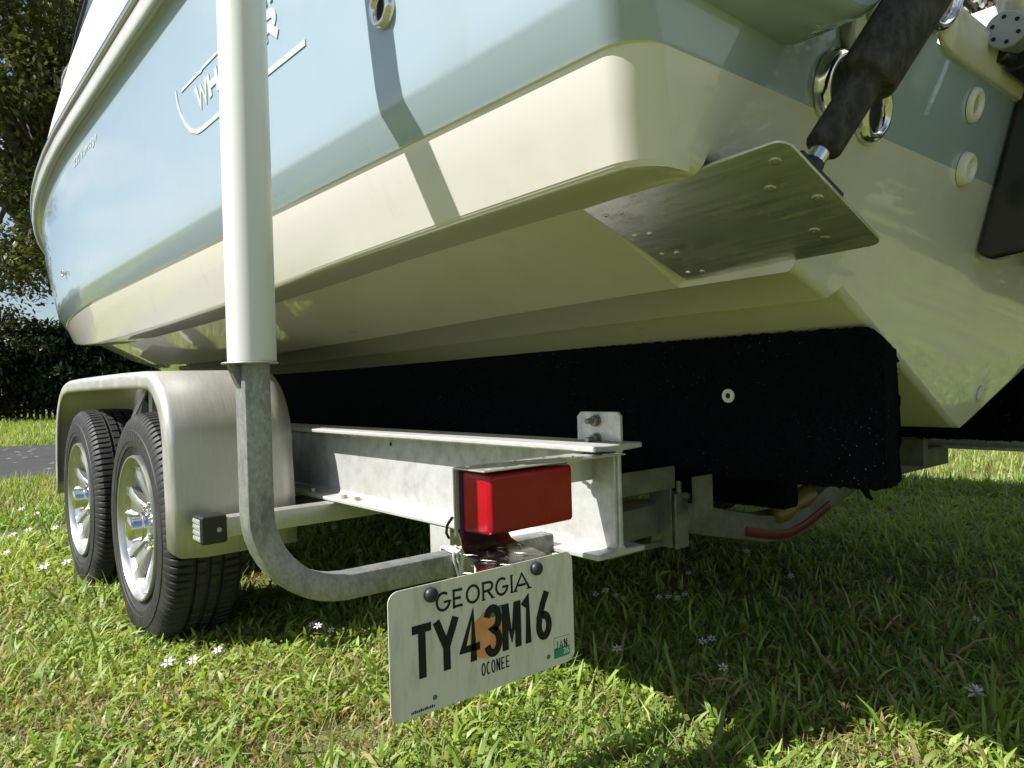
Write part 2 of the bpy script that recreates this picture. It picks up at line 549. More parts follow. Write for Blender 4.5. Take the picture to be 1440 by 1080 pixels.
GLYPH = {
    'T': [[(0, .95), (1, .95)], [(.5, .90), (.5, 0)]],
    'Y': [[(0, 1), (.5, .45)], [(1, 1), (.5, .45), (.5, 0)]],
    '4': [[(.62, 0), (.62, .98), (0, .28), (1, .28)]],
    '3': [arc(.5, .74, .45, .22, 165, -75, 12) + [(.42, .53)] + arc(.5, .27, .46, .235, 80, -165, 12)],
    'M': [[(.04, 0), (.04, .97)], [(.10, .95), (.5, .22), (.90, .95)], [(.96, .97), (.96, 0)]],
    '1': [[(.18, .82), (.58, .97), (.58, 0)]],
    '6': [[(.80, 1.0), (.45, .76), (.12, .45)] + arc(.5, .27, .42, .235, 155, 470, 18)],
    'W': [[(0, 1), (.25, .04), (.5, .85), (.75, .04), (1, 1)]],
    'H': [[(.1, 0), (.1, 1)], [(.9, 0), (.9, 1)], [(.16, .5), (.84, .5)]],
    'A': [[(.0, 0), (.5, .96), (1.0, 0)], [(.25, .30), (.75, .30)]],
    'L': [[(.1, 1), (.1, .07), (.95, .07)]],
    'E': [[(.95, .93), (.12, .93), (.12, .07), (.95, .07)], [(.18, .5), (.8, .5)]],
    'R': [[(.1, 0), (.1, .94)] + [(.55, .94)] + arc(.60, .71, .32, .23, 90, -90, 8) + [(.15, .46)], [(.5, .46), (.95, 0)]],
    'G': [arc(.5, .5, .46, .46, 50, 350, 18) + [(.96, .46), (.55, .46)]],
    'O': [arc(.5, .5, .45, .46, 0, 360, 24)],
    'I': [[(.5, 0), (.5, 1)]],
    'N': [[(.1, 0), (.1, 1)], [(.16, .97), (.84, .03)], [(.9, 0), (.9, 1)]],
    'C': [arc(.5, .5, .42, .46, 50, 310, 16)],
    'J': [[(.75, 1), (.75, .3)] + arc(.45, .28, .30, .24, 0, -170, 8)],
    '2': [arc(.5, .70, .40, .26, 170, -30, 10) + [(.08, .06), (.95, .06)]],
    'B': [[(.1, 0), (.1, .94), (.55, .94)] + arc(.58, .72, .28, .21, 90, -90, 6) + [(.15, .5)], [(.5, .5)] + arc(.58, .26, .33, .22, 90, -90, 6) + [(.1, .05)]],
    'S': [arc(.5, .72, .38, .22, 30, 270, 10) + arc(.5, .27, .40, .22, 85, -150, 10)],
    '0': [arc(.5, .5, .42, .46, 0, 360, 20)],
    'V': [[(0, 1), (.5, .02), (1, 1)]],
    'a': [arc(.45, .30, .38, .28, 0, 360, 14), [(.86, .6), (.86, 0)]],
    'n': [[(.1, 0), (.1, .6)], [(.12, .35)] + arc(.5, .36, .36, .22, 150, 0, 8) + [(.86, 0)]],
    't': [[(.4, .9), (.4, .1), (.8, .05)], [(.1, .6), (.8, .6)]],
    'g': [arc(.45, .30, .38, .28, 0, 360, 14), [(.86, .6), (.86, -.25), (.45, -.36), (.1, -.25)]],
    'e': [[(.1, .30), (.86, .30)] + arc(.48, .30, .38, .28, 0, 310, 14)],
}
def glyph(mb, ch, x, y, w, h, stroke, fn, depth, slant=0.0, lift=0.0):
    for i, pl in enumerate(GLYPH[ch]):
        pts = [(x + u * w + slant * v * h, y + v * h) for u, v in pl]
        ribbon(mb, pts, stroke, fn, lift, lift + depth + i * 0.00012)

# ================================================================== SETTING
def sheet(name, poly, z, material):
    mb = MB()
    mb.add([(x, y, z) for x, y in poly], [tuple(range(len(poly)))])
    o = obj(name, mb, material, smooth=0)
    tag(o, kind='structure')
    return o
sheet('lawn_ground', [(-150, -150), (150, -150), (150, 150), (-150, 150)], 0.0, M['soil'])
sheet('driveway', [(-60, 3.0), (1.9, 7.35), (3.4, 7.9), (3.4, 11.4), (1.7, 12.2), (-60, 34.5)], 0.004, M['asphalt'])

# ================================================================== BOAT
CL = 1.85                                           # centreline of boat and trailer
boat = empty('boat', (CL, 0.6, 0.54))
tag(boat, 'pale blue and cream motorboat resting on the silver trailer', 'boat')

def yt(z):                                          # raked transom
    return 0.63 - 0.27 * (z - 0.54)
def sq(Y, y0):
    return max(0.0, Y - y0) ** 2
def chine_x(Y):
    return 0.648 + 0.004 * max(0, min(Y, 4.2) - 0.6) + 0.058 * sq(Y, 3.2)
def chine_z(Y):
    return float(np.interp(Y, [.5, .9, 1.2, 1.56, 1.85, 2.4, 3.0, 3.4, 4.0, 4.6, 5.5, 7.75], [.921, .918, .913, .903, .896, .888, .886, .890, .917, .962, 1.05, 1.30])) - .001
def keel_z(Y):
    return 0.54 + 0.085 * sq(Y, 5.0)
def upper_x(x0, z0, Y):
    t = max(0.0, min(1.0, (z0 - 1.0) / 0.5))
    a = 0.057 * (1 - t) + 0.040 * t
    x = x0 + a * sq(Y, 3.0) + t * 0.015 * max(0, Y - 5.3) ** 3
    return x
def close_bow(x, Y):
    t = max(0.0, min(1.0, (Y - 7.0) / 0.75))
    return min(CL, x + (CL - x) * t * t)
# (x, z, kind, edge radius at the transom, paint)
SEC = [(.536, 1.624, 'u', .05), (.5435, 1.40, 'u', .05), (.550, 1.29, 'u', .05), (.5575, 1.195, 'u', .05), (.5645, 1.12, 'u', .05),
       (.569, 1.090, 'u', .05), (.572, 1.080, 'u', .05), (.5955, 1.040, 'u', .05), (.598, 1.035, 'u', .05), (.603, 1.034, 'u', .05), (.6040, 1.028, 'u', .05),
       (.628, .980, 'u', .05), (.6445, .930, 'u', .05), (.6462, .9255, 'c', .05), (.6480, .9225, 'c', .05), (.6505, .9203, 'c', .05), (.654, .9190, 'c', .045), (.659, .9185, 'c', .038), (.680, .9185, 'c', .032), (.700, .9185, 'c', .027), (.725, .9187, 'c', .021),
       (.750, .919, 'c', .015), (.7535, .924, 'c', .012), (.76, .9228, 'p1', .012), (1.000, .8262, 'p2', .012), (1.003, .8252, 'c', .012), (1.012, .8250, 'c', .012),
       (1.126, .7955, 'c', .012), (1.131, .7935, 'c', .012), (1.137, .7945, 'c', .012), (1.160, .8045, 'c', .012), (1.27, .7615, 'c', .012), (1.55, .6505, 'c', .012), (1.795, .5545, 'c', .012), (1.815, .5465, 'c', .012), (CL, .5435, 'c', .012)]
NBLUE = 8                                           # spans above this index are blue
def sec_pt(k, Y, pocket=False):
    x0, z0, kind, r = SEC[k]
    if kind == 'u':
        if z0 < 1.03:                               # cream side blends into the chine
            t = (1.03 - z0) / (1.03 - .925)
            xu = upper_x(.604, 1.03, Y)
            x = xu + (chine_x(Y) - xu) * t ** 1.0
            zz = 1.028 + 0.012 * sq(Y, 4.0)
            return close_bow(x, Y), zz + (chine_z(Y) - zz) * min(1, t)
        return close_bow(upper_x(x0, z0, Y), Y), z0 + 0.012 * sq(Y, 4.0) * (1 if z0 < 1.2 else .8)
    xc, zc, zk = chine_x(Y), chine_z(Y), keel_z(Y)
    dx = xc - .648
    f = max(0.0, (x0 - .648)) / (CL - .648)
    x = xc + f * (CL - xc) + (x0 - .648 if x0 < .648 else 0)
    z = zk + (z0 - .54) / .38 * (zc - zk)
    if pocket and kind == 'p1':
        z += 0.020
    if pocket and kind == 'p2':
        z += 0.034
    return close_bow(x, Y), z

rows = []
K = len(SEC)
for i in range(13):                                 # rounded stern corner
    ph = R(90 - 7.5 * i)
    row = []
    for k in range(K):
        x0, z0, kind, r = SEC[k]
        x, z = sec_pt(k, .6, True)
        ins = r * (1 - math.cos(ph))
        if kind in ('p1', 'p2') or (kind == 'c' and k > 19):
            if k < K - 1:
                z += ins
        else:
            x += ins
        row.append((x, yt(z) + r * (1 - math.sin(ph)), z))
    rows.append(row)
for o_, pk in ((.065, True), (.12, True), (.188, True), (.2005, False), (.27, False), (.36, False)):
    rows.append([(x, yt(z) + o_, z) for x, z in [sec_pt(k, .6 + o_ - .05, pk) for k in range(K)]])
for Y in [1.05, 1.2, 1.4, 1.6, 1.8, 2.0, 2.2, 2.4, 2.6, 2.8, 3.0, 3.2, 3.4, 3.6, 3.8, 4.0, 4.15, 4.3, 4.45, 4.6, 4.8, 5.0, 5.3, 5.6, 5.9, 6.2, 6.5, 6.8, 7.1, 7.4, 7.6, 7.75]:
    rows.append([(x, Y, z) for x, z in [sec_pt(k, Y) for k in range(K)]])

def mirror(p):
    return (2 * CL - p[0], p[1], p[2])
hb = MB()
for mir in (False, True):
    V = [mirror(p) if mir else p for r_ in rows for p in r_]
    for part, (a, b) in ((0, (0, NBLUE)), (1, (NBLUE, K - 1))):
        hb.cur = part
        fs = []
        for i in range(len(rows) - 1):
            for k in range(a, b):
                fs.append((i * K + k, i * K + k + 1, (i + 1) * K + k + 1, (i + 1) * K + k))
        hb.add(V, fs)
# transom face (open above z 1.195 in the middle: the motor well)
NOTCH = 1.285
last = rows[0]
lm_ = [mirror(p) for p in last]
hb.cur = 1
hb.add(last[NBLUE:] + lm_[NBLUE:-1][::-1], [tuple(range(2 * (K - NBLUE) - 1))])
hb.cur = 0
hb.add(last[3:NBLUE + 1] + lm_[3:NBLUE + 1][::-1], [tuple(range(2 * (NBLUE - 2)))])
for sgn in (0, 1):
    q = last[0:4] + [(NOTCH, yt(last[3][2]), last[3][2]), (NOTCH, yt(last[0][2]), last[0][2])]
    hb.add([mirror(p) for p in q] if sgn else q, [tuple(range(6))])
hb.cur = 0
hull = obj('hull', hb, [M['blue'], M['cream']], boat, smooth=17, axis=(CL, 1.3))

# gunwale, rub rail with its painted shadow line, and deck side
GUN = [(.540, 1.616), (.537, 1.628), (.524, 1.627), (.508, 1.608), (.502, 1.606), (.4975, 1.611), (.496, 1.622), (.4965, 1.648), (.500, 1.655)]
DECK = [(.502, 1.684), (.506, 1.70), (.528, 1.88), (.552, 2.02), (.575, 2.065), (.62, 2.09), (.80, 2.11), (CL, 2.14)]
def deck_dz(Y, z):
    s_ = np.interp(Y, [2.4, 3.0, 3.46, 4.0, 4.5, 5.0], [1.0, .86, .66, .36, .16, .10])
    return (z - 1.684) * (s_ - 1)
GY = [.36, .5, .7, .9, 1.1, 1.4, 1.7, 2.0, 2.3, 2.6, 2.9, 3.2, 3.5, 3.8, 4.1, 4.4, 4.7, 5.0, 5.4, 5.8, 6.2, 6.6, 7.0, 7.3, 7.6, 7.78]
def gun_pt(x, z, Y, t=1.0):
    f = 1 if x < 1.0 else 0
    sx = upper_x(.5, 1.5, Y) - .5
    return (close_bow(x + sx * (CL - x) / (CL - .5), Y), Y, z + .0096 * sq(Y, 4.0))
def sweep(profile, ys, dz=None):
    mb = MB()
    for mir in (False, True):
        rws = []
        for Y in ys:
            r_ = [gun_pt(x, z + (dz(Y, z) if dz else 0), Y) for x, z in profile]
            rws.append([mirror(p) for p in r_] if mir else r_)
        mb.rings(rws, False)
    return mb
obj('gunwale', sweep(GUN, GY), M['cream'], boat, smooth=40, axis=(CL, 1.6))
obj('rail_shadow_strip', sweep([(.500, 1.651), (.497, 1.652), (.497, 1.6585), (.503, 1.659)], GY), M['black'], boat, smooth=0, axis=(CL, 1.65))  # black strip stands in for the shadow below the chrome insert
rr = obj('rail_insert', sweep([(.503, 1.659), (.494, 1.660), (.488, 1.668), (.489, 1.678), (.496, 1.684), (.504, 1.685)], GY), M['chrome'], boat, smooth=60, axis=(CL, 1.65))
deck_y = [y for y in GY if y >= 1.7]
obj('deck', sweep(DECK, deck_y, deck_dz), M['white'], boat, smooth=40, axis=(CL, 1.2))
mb = MB()
pr = [gun_pt(x, z, 1.7) for x, z in DECK]
mb.add(pr + [mirror(p) for p in pr[::-1][1:]] + [mirror(gun_pt(.64, 1.25, 1.7)), gun_pt(.64, 1.25, 1.7)], [tuple(range(2 * len(pr) + 1))])
obj('bulkhead', mb, M['white'], boat, smooth=0)
mb = MB()
for mir in (False, True):
    for a, b in (((.502, .37, 1.684), (1.285, 1.69, 1.70)),):
        p0, p1 = a, b
        q = [(p0[0], p0[1], p0[2]), (p1[0], p0[1], p1[2]), (p1[0], p1[1], p1[2]), (p0[0], p1[1], p0[2])]
        mb.add([mirror(p) if mir else p for p in q], [(0, 1, 2, 3)])
        q = [(1.285, yt(1.2) + .01, 1.20), (1.285, .37, 1.70), (1.285, 1.69, 1.70), (1.285, 1.69, 1.20)]
        mb.add([mirror(p) if mir else p for p in q], [(0, 1, 2, 3)])
        q = [(.502, .345, 1.684), (1.285, .345, 1.70), (1.285, .37, 1.62), (.56, .37, 1.62)]
        mb.add([mirror(p) if mir else p for p in q], [(0, 1, 2, 3)])
mb.add([(1.285, yt(1.2) + .01, 1.197), (2 * CL - 1.285, yt(1.2) + .01, 1.197), (2 * CL - 1.285, 1.69, 1.197), (1.285, 1.69, 1.197)], [(0, 1, 2, 3)])
obj('motor_well', mb, M['white'], boat, smooth=0)

# cream cap along the transom cut-out
mb = MB()
def trans_pt(x, z, out):                            # a point 'out' metres aft of the transom plane
    return (x, yt(z) - out, z)
for a, b in ((1.288, 2 * CL - 1.288),):
    prof = [(1.189, .001), (1.186, .010), (1.188, .013), (1.246, .013), (1.252, .010), (1.254, .004), (1.254, -.06)]
    xs = [a, a + .012, a + .04, b - .04, b - .012, b]
    dz_ = [.02, .006, 0, 0, .006, .02]
    rws = [[(x, yt(z) - o_ * (1 if 0 < i < 5 else .6), z + dzz) for z, o_ in prof] for i, (x, dzz) in enumerate(zip(xs, dz_))]
    mb.rings(rws, False)
    mb.add(rws[0] + [trans_pt(a, 1.20, -.06)], [tuple(range(len(prof) + 1))])
    mb.add(rws[-1] + [trans_pt(b, 1.20, -.06)], [tuple(range(len(prof) + 1))])
obj('transom_cap', mb, M['cream'], boat, smooth=50)
# port stern corner pod: its underside hangs over the tab actuator
mb = MB()
poly = [(.655, 1.122), (.668, 1.102), (.690, 1.092), (.86, 1.088), (.885, 1.092), (.91, 1.103), (1.04, 1.205), (1.065, 1.232), (1.085, 1.275), (1.09, 1.33), (1.09, 1.48), (.625, 1.48), (.64, 1.30)]
rws = []
for Y, s_ in ((.60, 1.0), (.43, 1.0), (.402, .99), (.390, .965), (.386, .94)):
    cxm, czm = .92, 1.30
    rws.append([(cxm + (x - cxm) * s_, Y, czm + (z - czm) * s_) for x, z in poly])
mb.rings(rws, True, (True, True))
obj('stern_platform', mb, M['blue'], boat, smooth=35)

# fittings through the hull
def ring_fit(name, c, nrm, r1, r2, material, bore=True, parent=boat, hole=None, flat=1.0):
    nrm = Vector(nrm).normalized()
    mb = MB()
    mb.lathe([(r1 - r2, -.01)] + [(r1 + r2 * math.cos(t), flat * r2 * math.sin(t)) for t in [math.pi - math.pi * i / 10 for i in range(11)]], Vector(c), nrm, 40)
    o = obj(name, mb, material, parent, smooth=50)
    h = MB()
    h.lathe([(0.0001, .0015), (r1 - r2 + .0005, .0015)], Vector(c), nrm, 28)
    obj('bore', h, M['dark'] if hole is None else hole, o, smooth=0)
    return o
TN = (0, -1, -.27)
SN = (-1, 0, -.086)
def T_(x, z):
    return Vector((x, yt(z), z)) + Vector(TN).normalized() * .001
ring_fit('through_hull', T_(1.001, 1.071), TN, .037, .011, M['chrome'], flat=1.6)
ring_fit('through_hull', T_(1.122, 1.060), TN, .035, .010, M['chrome'], flat=1.6)
ring_fit('through_hull', T_(1.245, 1.258), TN, .052, .010, M['chrome'], flat=1.8, hole=M['blue'])
ring_fit('pipe_outlet', T_(1.035, 1.152), TN, .033, .012, M['gray'], hole=M['white_plastic'])
ring_fit('through_hull', (.5555, .918, 1.216), SN, .021, .007, M['chrome'], flat=1.8)
ring_fit('drain_outlet', T_(1.482, 1.143), TN, .0225, .008, M['white_plastic'], flat=1.1, hole=M['bore_shade'])
o = ring_fit('drain_outlet', T_(1.508, 1.041), TN, .021, .0095, M['white_plastic'], flat=1.5, hole=M['bore_shade'])
mb = MB()
mb.lathe([(.0125, .001), (.0125, .008), (.011, .0095), (.0001, .0095)], T_(1.508, 1.041), TN, 6)
obj('plug', mb, M['white_plastic'], o, smooth=30)
o = ring_fit('drain_plug', T_(1.920, .619), TN, .0135, .006, M['white_plastic'])
mb = MB()
mb.lathe([(.011, .001), (.009, .007), (.0001, .007)], T_(1.920, .619), TN, 8)
obj('plug', mb, M['white_plastic'], o, smooth=30)
o = ring_fit('drain_outlet', (.5615, 3.529, 1.186), SN, .012, .004, M['chrome'])

# side lettering: raised cream letters on the blue panel
def side(y, z, e):                                  # y runs towards the stern (reading direction)
    x = float(np.interp(z, [1.195, 1.29, 1.40, 1.624], [.5575, .550, .5435, .536]))
    sx = upper_x(.54, 1.4, y) - .54
    return (x + sx - .0008 - e, y, z)
emb = MB()
ye = 1.705
fn = lambda u, v, e: side(-u, v, e)
lo = [(-1.835, 1.392), (-1.862, 1.398), (-1.855, 1.365), (-1.838, 1.335), (-1.81, 1.305), (-1.775, 1.281), (-1.735, 1.268), (-1.70, 1.2655), (-1.62, 1.2655), (-1.34, 1.264), (-1.168, 1.2605)]
ribbon(emb, lo[1:], .0105, fn, 0, .001)
ribbon(emb, [(-1.822, 1.385), (-1.70, 1.3855), (-1.68, 1.383), (-1.665, 1.3865), (-1.45, 1.3865)], .0065, fn, 0, .001)
emblem = obj('hull_emblem', emb, M['letter'], boat, smooth=0)
for i, ch in enumerate('WHALER'):
    lm = MB()
    glyph(lm, ch, -1.712 + i * .0765, 1.3125, .062 if ch != 'W' else .068, .050, .0165, fn, .001, slant=-.22)
    obj('letter', lm, M['letter'], emblem, smooth=0)
for i, ch in enumerate('BOSTON'):
    lm = MB()
    glyph(lm, ch, -1.545 + i * .0465, 1.376, .030, .028, .0075, fn, .002, slant=-.22)
    obj('letter', lm, M['letter'], emblem, smooth=0)
x_ = -3.10
for ch in '230 Vantage':
    if ch == ' ':
        x_ += .02
        continue
    w_ = .030 if ch in '230V' else .026
    nm = MB()
    glyph(nm, ch, x_, 1.514, w_, .027, .0075, fn, .0006, slant=.25)
    obj('letter', nm, M['letter'], hull, smooth=0)
    x_ += w_ + .010

# bow-side cleat and windshield seen over the gunwale
mb = MB()
for y_ in (3.24, 3.44):
    mb.cyl((.592, y_, 1.92), (.572, y_, 1.955), .009)
mb.tube([(.575, 3.18, 1.945), (.570, 3.26, 1.958), (.568, 3.34, 1.962), (.570, 3.42, 1.958), (.575, 3.50, 1.945)], [.005, .010, .011, .010, .005])
obj('cleat', mb, M['chrome'], boat, smooth=60)
ws = [(3.27, 1.93), (3.25, 1.99), (3.15, 2.05), (3.00, 2.10), (2.80, 2.145), (2.45, 2.17), (2.45, 1.98)]
mb = MB()
wfn = lambda u, v, e: (.571 + (v - 1.96) * .05 + e * .006, u, v)
mb.prism(ws, wfn)
wsh = obj('windshield', mb, M['glass'], boat, smooth=0)
mb = MB()
mb.tube([wfn(u, v, 0.5) for u, v in ws[:6]], .010, 8)
obj('windshield_frame', mb, M['black'], wsh, smooth=60)
for y_ in (2.35, 2.75, 3.02):
    mb = MB()
    mb.lathe([(.012, 0), (.010, .006), (.0001, .007)], (.577, y_, 1.918), (-1, 0, .35), 12)
    obj('snap_button', mb, M['chrome'], boat, smooth=50)

# ---- trim tab
A_, B_, C_, D_ = [Vector(p) for p in ((.757, .732, .9175), (.998, .735, .8330), (1.010, .427, .8440), (.760, .423, .9345))]
tN = (B_ - A_).cross(D_ - A_).normalized()
if tN.z > 0:
    tN = -tN
def tabp(u, v, e=0.0):                              # u across (port to centre), v aft
    p = A_.lerp(B_, u).lerp(D_.lerp(C_, u), v)
    return p + tN * e
poly = [(0, 0), (1, 0)]
for cu, cv, a0 in ((.93, .945, 0), (.07, .945, 90)):
    for i in range(6):
        t = R(a0 + 18 * i)
        poly.append((cu + .07 * math.cos(t), cv + .055 * math.sin(t)))
mb = MB()
mb.prism(poly, lambda u, v, e: tabp(u, v, -.004 * e))
tab = obj('trim_tab', mb, M['steel'], boat, smooth=30, bevel=.0012)
def tab_screw(u, v, r, nm='screw', material=M['steel']):
    s_ = MB()
    s_.lathe([(r, 0), (r * .85, .0018), (r * .35, .0022), (r * .33, .0008), (.0001, .0008)], tabp(u, v, -.0002), tN, 16)
    obj(nm, s_, material, tab, smooth=40)
for u in (.11, .37, .63, .90):
    tab_screw(u, .065, .0045)
    tab_screw(u + .02, .14, .0045)
for u, v in ((.12, .905), (.30, .80), (.47, .925), (.74, .80)):
    tab_screw(u, v, .0078, material=M['bolt'])
mb = MB()
mb.lathe([(.0075, 0), (.006, .001), (.0001, .001)], tabp(.83, .81, -.0002), tN, 16)
obj('slot', mb, M['bolt'], tab, smooth=40)
# ---- actuator
act = MB()
a0, a1 = tabp(.32, .93, -.006), Vector((.968, .362, 1.127))
ax = (a1 - a0).normalized()
A = lambda d: a0 + ax * d
act.lathe([(.0001, .038), (.012, .039), (.0205, .042), (.0222, .046), (.0220, .090), (.0225, .138), (.025, .1405), (.0335, .142), (.0355, .145), (.0362, .152), (.0362, .46), (.03, .48)], a0, ax, 40, (False, True))
acto = obj('trim_tab_actuator', act, M['sleeve'], boat, smooth=60)
mb = MB()
mb.cyl(A(.020), A(.05), .0125, 24)
obj('ram', mb, M['chrome'], acto, smooth=40)
mb = MB()
mb.tube([A(.004), A(.014), A(.024)], [.0145, .0145, .013], 12)
ux = (B_ - A_).normalized()
vx = (D_ - A_).normalized()
for s_, h_ in ((-.017, .032), (.017, .03)):
    c0 = a0 + ux * s_
    mb.prism([(-.030, -.002), (.022, -.002), (.010, .020), (-.006, .021)], lambda u, v, e, c0=c0: c0 + vx * u + Vector((0, 0, 1)) * v + ux * (e - .5) * .006)
mb.prism([(-.034, -.042), (-.034, .062), (.020, .062), (.020, -.042)], lambda u, v, e: a0 + vx * u + ux * v - tN * (.0045 + .007 * e - .006))
mb.cyl(a0 - ux * .030 + Vector((0, 0, .016)), a0 + ux * .030 + Vector((0, 0, .010)), .006, 12)
obj('tab_bracket', mb, M['black'], acto, smooth=35, bevel=.001)

# ================================================================== OUTBOARD
om = empty('outboard_motor', (CL, .30, .55))
tag(om, 'black and white outboard motor clamped to the transom at the right edge', 'outboard motor')
mb = MB()
for s_ in (-1, 1):
    bx_ = [(.905, .004), (.89, .03), (.90, .11), (1.02, .15), (1.16, .15), (1.30, .11), (1.30, .004)]
    x0 = CL + s_ * .165
    mb.prism([(z, o_) for z, o_ in bx_], lambda u, v, e, x0=x0: (x0 + (e - .5) * .045, yt(u) - v - .001, u))
mb.box((CL - .14, .16, 1.0), (CL + .14, .44, 1.12))
obj('clamp_bracket', mb, M['motor_black'], om, smooth=30, bevel=.008)
mb = MB()
mb.tube([(CL - .06, .30, .98), (CL - .06, .28, 1.30), (CL, .20, 1.42)], .05, 12)
mb.prism([(.08, 1.5), (.30, 1.5), (.33, 1.0), (.30, .52), (.08, .52), (.05, 1.0)], lambda u, v, e: (CL + (e - .5) * .16, u - .16, v))
mid = obj('midsection', mb, M['motor_black'], om, smooth=40, bevel=.02)
mb = MB()
rws = []
for z, s_ in ((1.44, .80), (1.48, .98), (1.60, 1.0), (1.85, .98), (2.02, .88), (2.09, .66), (2.11, .3)):
    rws.append([(CL + .27 * s_ * math.copysign(abs(math.cos(t)) ** .7, math.cos(t)), .02 + .42 * s_ * math.copysign(abs(math.sin(t)) ** .75, math.sin(t)), z) for t in [2 * math.pi * i / 28 for i in range(28)]])
mb.rings(rws, True, (True, True))
obj('cowling', mb, M['motor_white'], om, smooth=50)
mb = MB()
mb.box((CL - .18, -.26, .70), (CL + .18, .16, .712))
mb.tube([(CL, .26, .50), (CL, .16, .50), (CL, -.05, .50), (CL, -.22, .50), (CL, -.26, .50)], [.01, .05, .06, .05, .03], 16)
mb.prism([(.12, .50), (-.06, .50), (-.04, .36), (.02, .36)], lambda u, v, e: (CL + (e - .5) * .02, u, v))
obj('gearcase', mb, M['motor_black'], om, smooth=40)
mb = MB()
for i in range(3):
    t = 2 * math.pi * i / 3
    d, q = Vector((math.cos(t), 0, math.sin(t))), Vector((-math.sin(t), 0, math.cos(t)))
    c0 = Vector((CL, -.23, .50))
    mb.add([c0 + d * .03 - q * .02 + Vector((0, .03, 0)), c0 + d * .03 + q * .02 - Vector((0, .03, 0)), c0 + d * .17 + q * .07 - Vector((0, .03, 0)), c0 + d * .18 - q * .02, c0 + d * .12 - q * .07 + Vector((0, .04, 0))], [(0, 1, 2, 3, 4)])
po = obj('propeller', mb, M['steel'], om, smooth=0)
sm = po.modifiers.new('thickness', 'SOLIDIFY'); sm.thickness = .006
# tilt tube end with six bolt holes, and the white bracket above it
tt = MB()
c0 = Vector((1.447, .405, 1.244))
axd = Vector((-1, -.10, -.12)).normalized()
tt.lathe([(.0001, 0), (.0285, 0), (.0305, -.002), (.0305, -.014), (.027, -.018), (.027, -.10), (.034, -.11), (.034, -.34)], c0, axd, 36)
tto = obj('tilt_tube', tt, M['gray'], om, smooth=40)
q1 = axd.orthogonal().normalized(); q2 = axd.cross(q1)
for i in range(6):
    t = 2 * math.pi * i / 6 + .3
    mb = MB()
    mb.lathe([(.0001, .0008), (.0036, .0008)], c0 + (q1 * math.cos(t) + q2 * math.sin(t)) * .0205, axd, 12)
    obj('bolt_hole', mb, M['dark'], tto, smooth=0)
mb = MB()
mb.tube([(1.50, .41, 1.335), (1.47, .405, 1.312), (1.49, .40, 1.300), (1.60, .40, 1.300), (1.75, .36, 1.31)], [.012, .026, .03, .03, .03], 14)
obj('steering_arm', mb, M['white_plastic'], om, smooth=60)
mb = MB()
mb.box((1.53, .36, 1.20), (1.72, .43, 1.238))
mb.tube([(1.50, .43, 1.225), (1.60, .41, 1.215), (1.72, .38, 1.20)], .014, 10)
obj('swivel_bracket', mb, M['motor_black'], om, smooth=40, bevel=.006)

# ================================================================== TRAILER
tr = empty('boat_trailer', (CL, 1.6, 0.0))
tag(tr, 'silver aluminium tandem boat trailer with a hanging licence plate', 'boat trailer')

def ibeam(name, x0, x1, z0, z1, ya, yb):
    mb = MB()
    t, w = .0095, .0045
    xm = (x0 + x1) / 2
    pr = [(x0, z0), (x1, z0), (x1, z0 + t), (xm + w + .006, z0 + t + .002), (xm + w, z0 + t + .009), (xm + w, z1 - t - .009), (xm + w + .006, z1 - t - .002), (x1, z1 - t), (x1, z1), (x0, z1), (x0, z1 - t), (xm - w - .006, z1 - t - .002), (xm - w, z1 - t - .009), (xm - w, z0 + t + .009), (xm - w - .006, z0 + t + .002), (x0, z0 + t)]
    mb.prism(pr, lambda u, v, e: (u, ya + e * (yb - ya), v))
    return obj(name, mb, M['beam'], tr, smooth=30, bevel=.0022)
BX0, BX1, BZ0, BZ1 = .900, 1.020, .372, .564
beam = ibeam('frame_beam', BX0, BX1, BZ0, BZ1, .857, 5.2)
ibeam('frame_beam', 2 * CL - BX1, 2 * CL - BX0, .415, BZ1, .67, 5.2)
mb = MB()
mb.box((.9495, .862, BZ0 + .0105), (.9553, .965, BZ1 - .0105))
obj('gusset_plate', mb, M['beam'], beam, smooth=0, bevel=.001)
for y_, x_ in ((2.00, .925), (1.80, .922), (1.735, .925), (1.30, .93)):
    mb = MB()
    mb.lathe([(.012, 0), (.012, .002), (.0085, .0022), (.0085, .009), (.007, .010), (.0001, .010)], (x_, y_, BZ0 + .0096), (0, 0, 1), 6)
    obj('bolt', mb, M['bolt'], beam, smooth=0)
mb = MB()
mb.lathe([(.0001, .0006), (.0055, .0006)], (.9555, 1.61, .532), (-1, 0, 0), 12)
obj('web_hole', mb, M['dark'], beam, smooth=0)

# bunk bracket plate standing on the beam, with two bolts
mb = MB()
pl = [(.879, .5645), (.879, .611), (.886, .618), (.977, .618), (.986, .609), (.986, .5645)]
mb.prism(pl, lambda u, v, e: (.988 + .007 * e, u, v))
bb = obj('bunk_bracket', mb, M['beam'], tr, smooth=0, bevel=.0012)
for z_ in (.602, .5685):
    mb = MB()
    mb.lathe([(.0115, 0), (.0115, .0022), (.010, .0024)], (.9878, .936, z_), (-1, 0, 0), 20)
    mb.lathe([(.0098, .0022), (.0098, .0115), (.0085, .0125), (.0001, .0125)], (.9878, .936, z_), (-1, 0, 0), 6)
    mb.lathe([(.0052, .0115), (.0052, .026), (.0042, .0275), (.0001, .0275)], (.9878, .936, z_), (-1, 0, 0), 14)
    obj('bolt', mb, M['rusty'], bb, smooth=25)

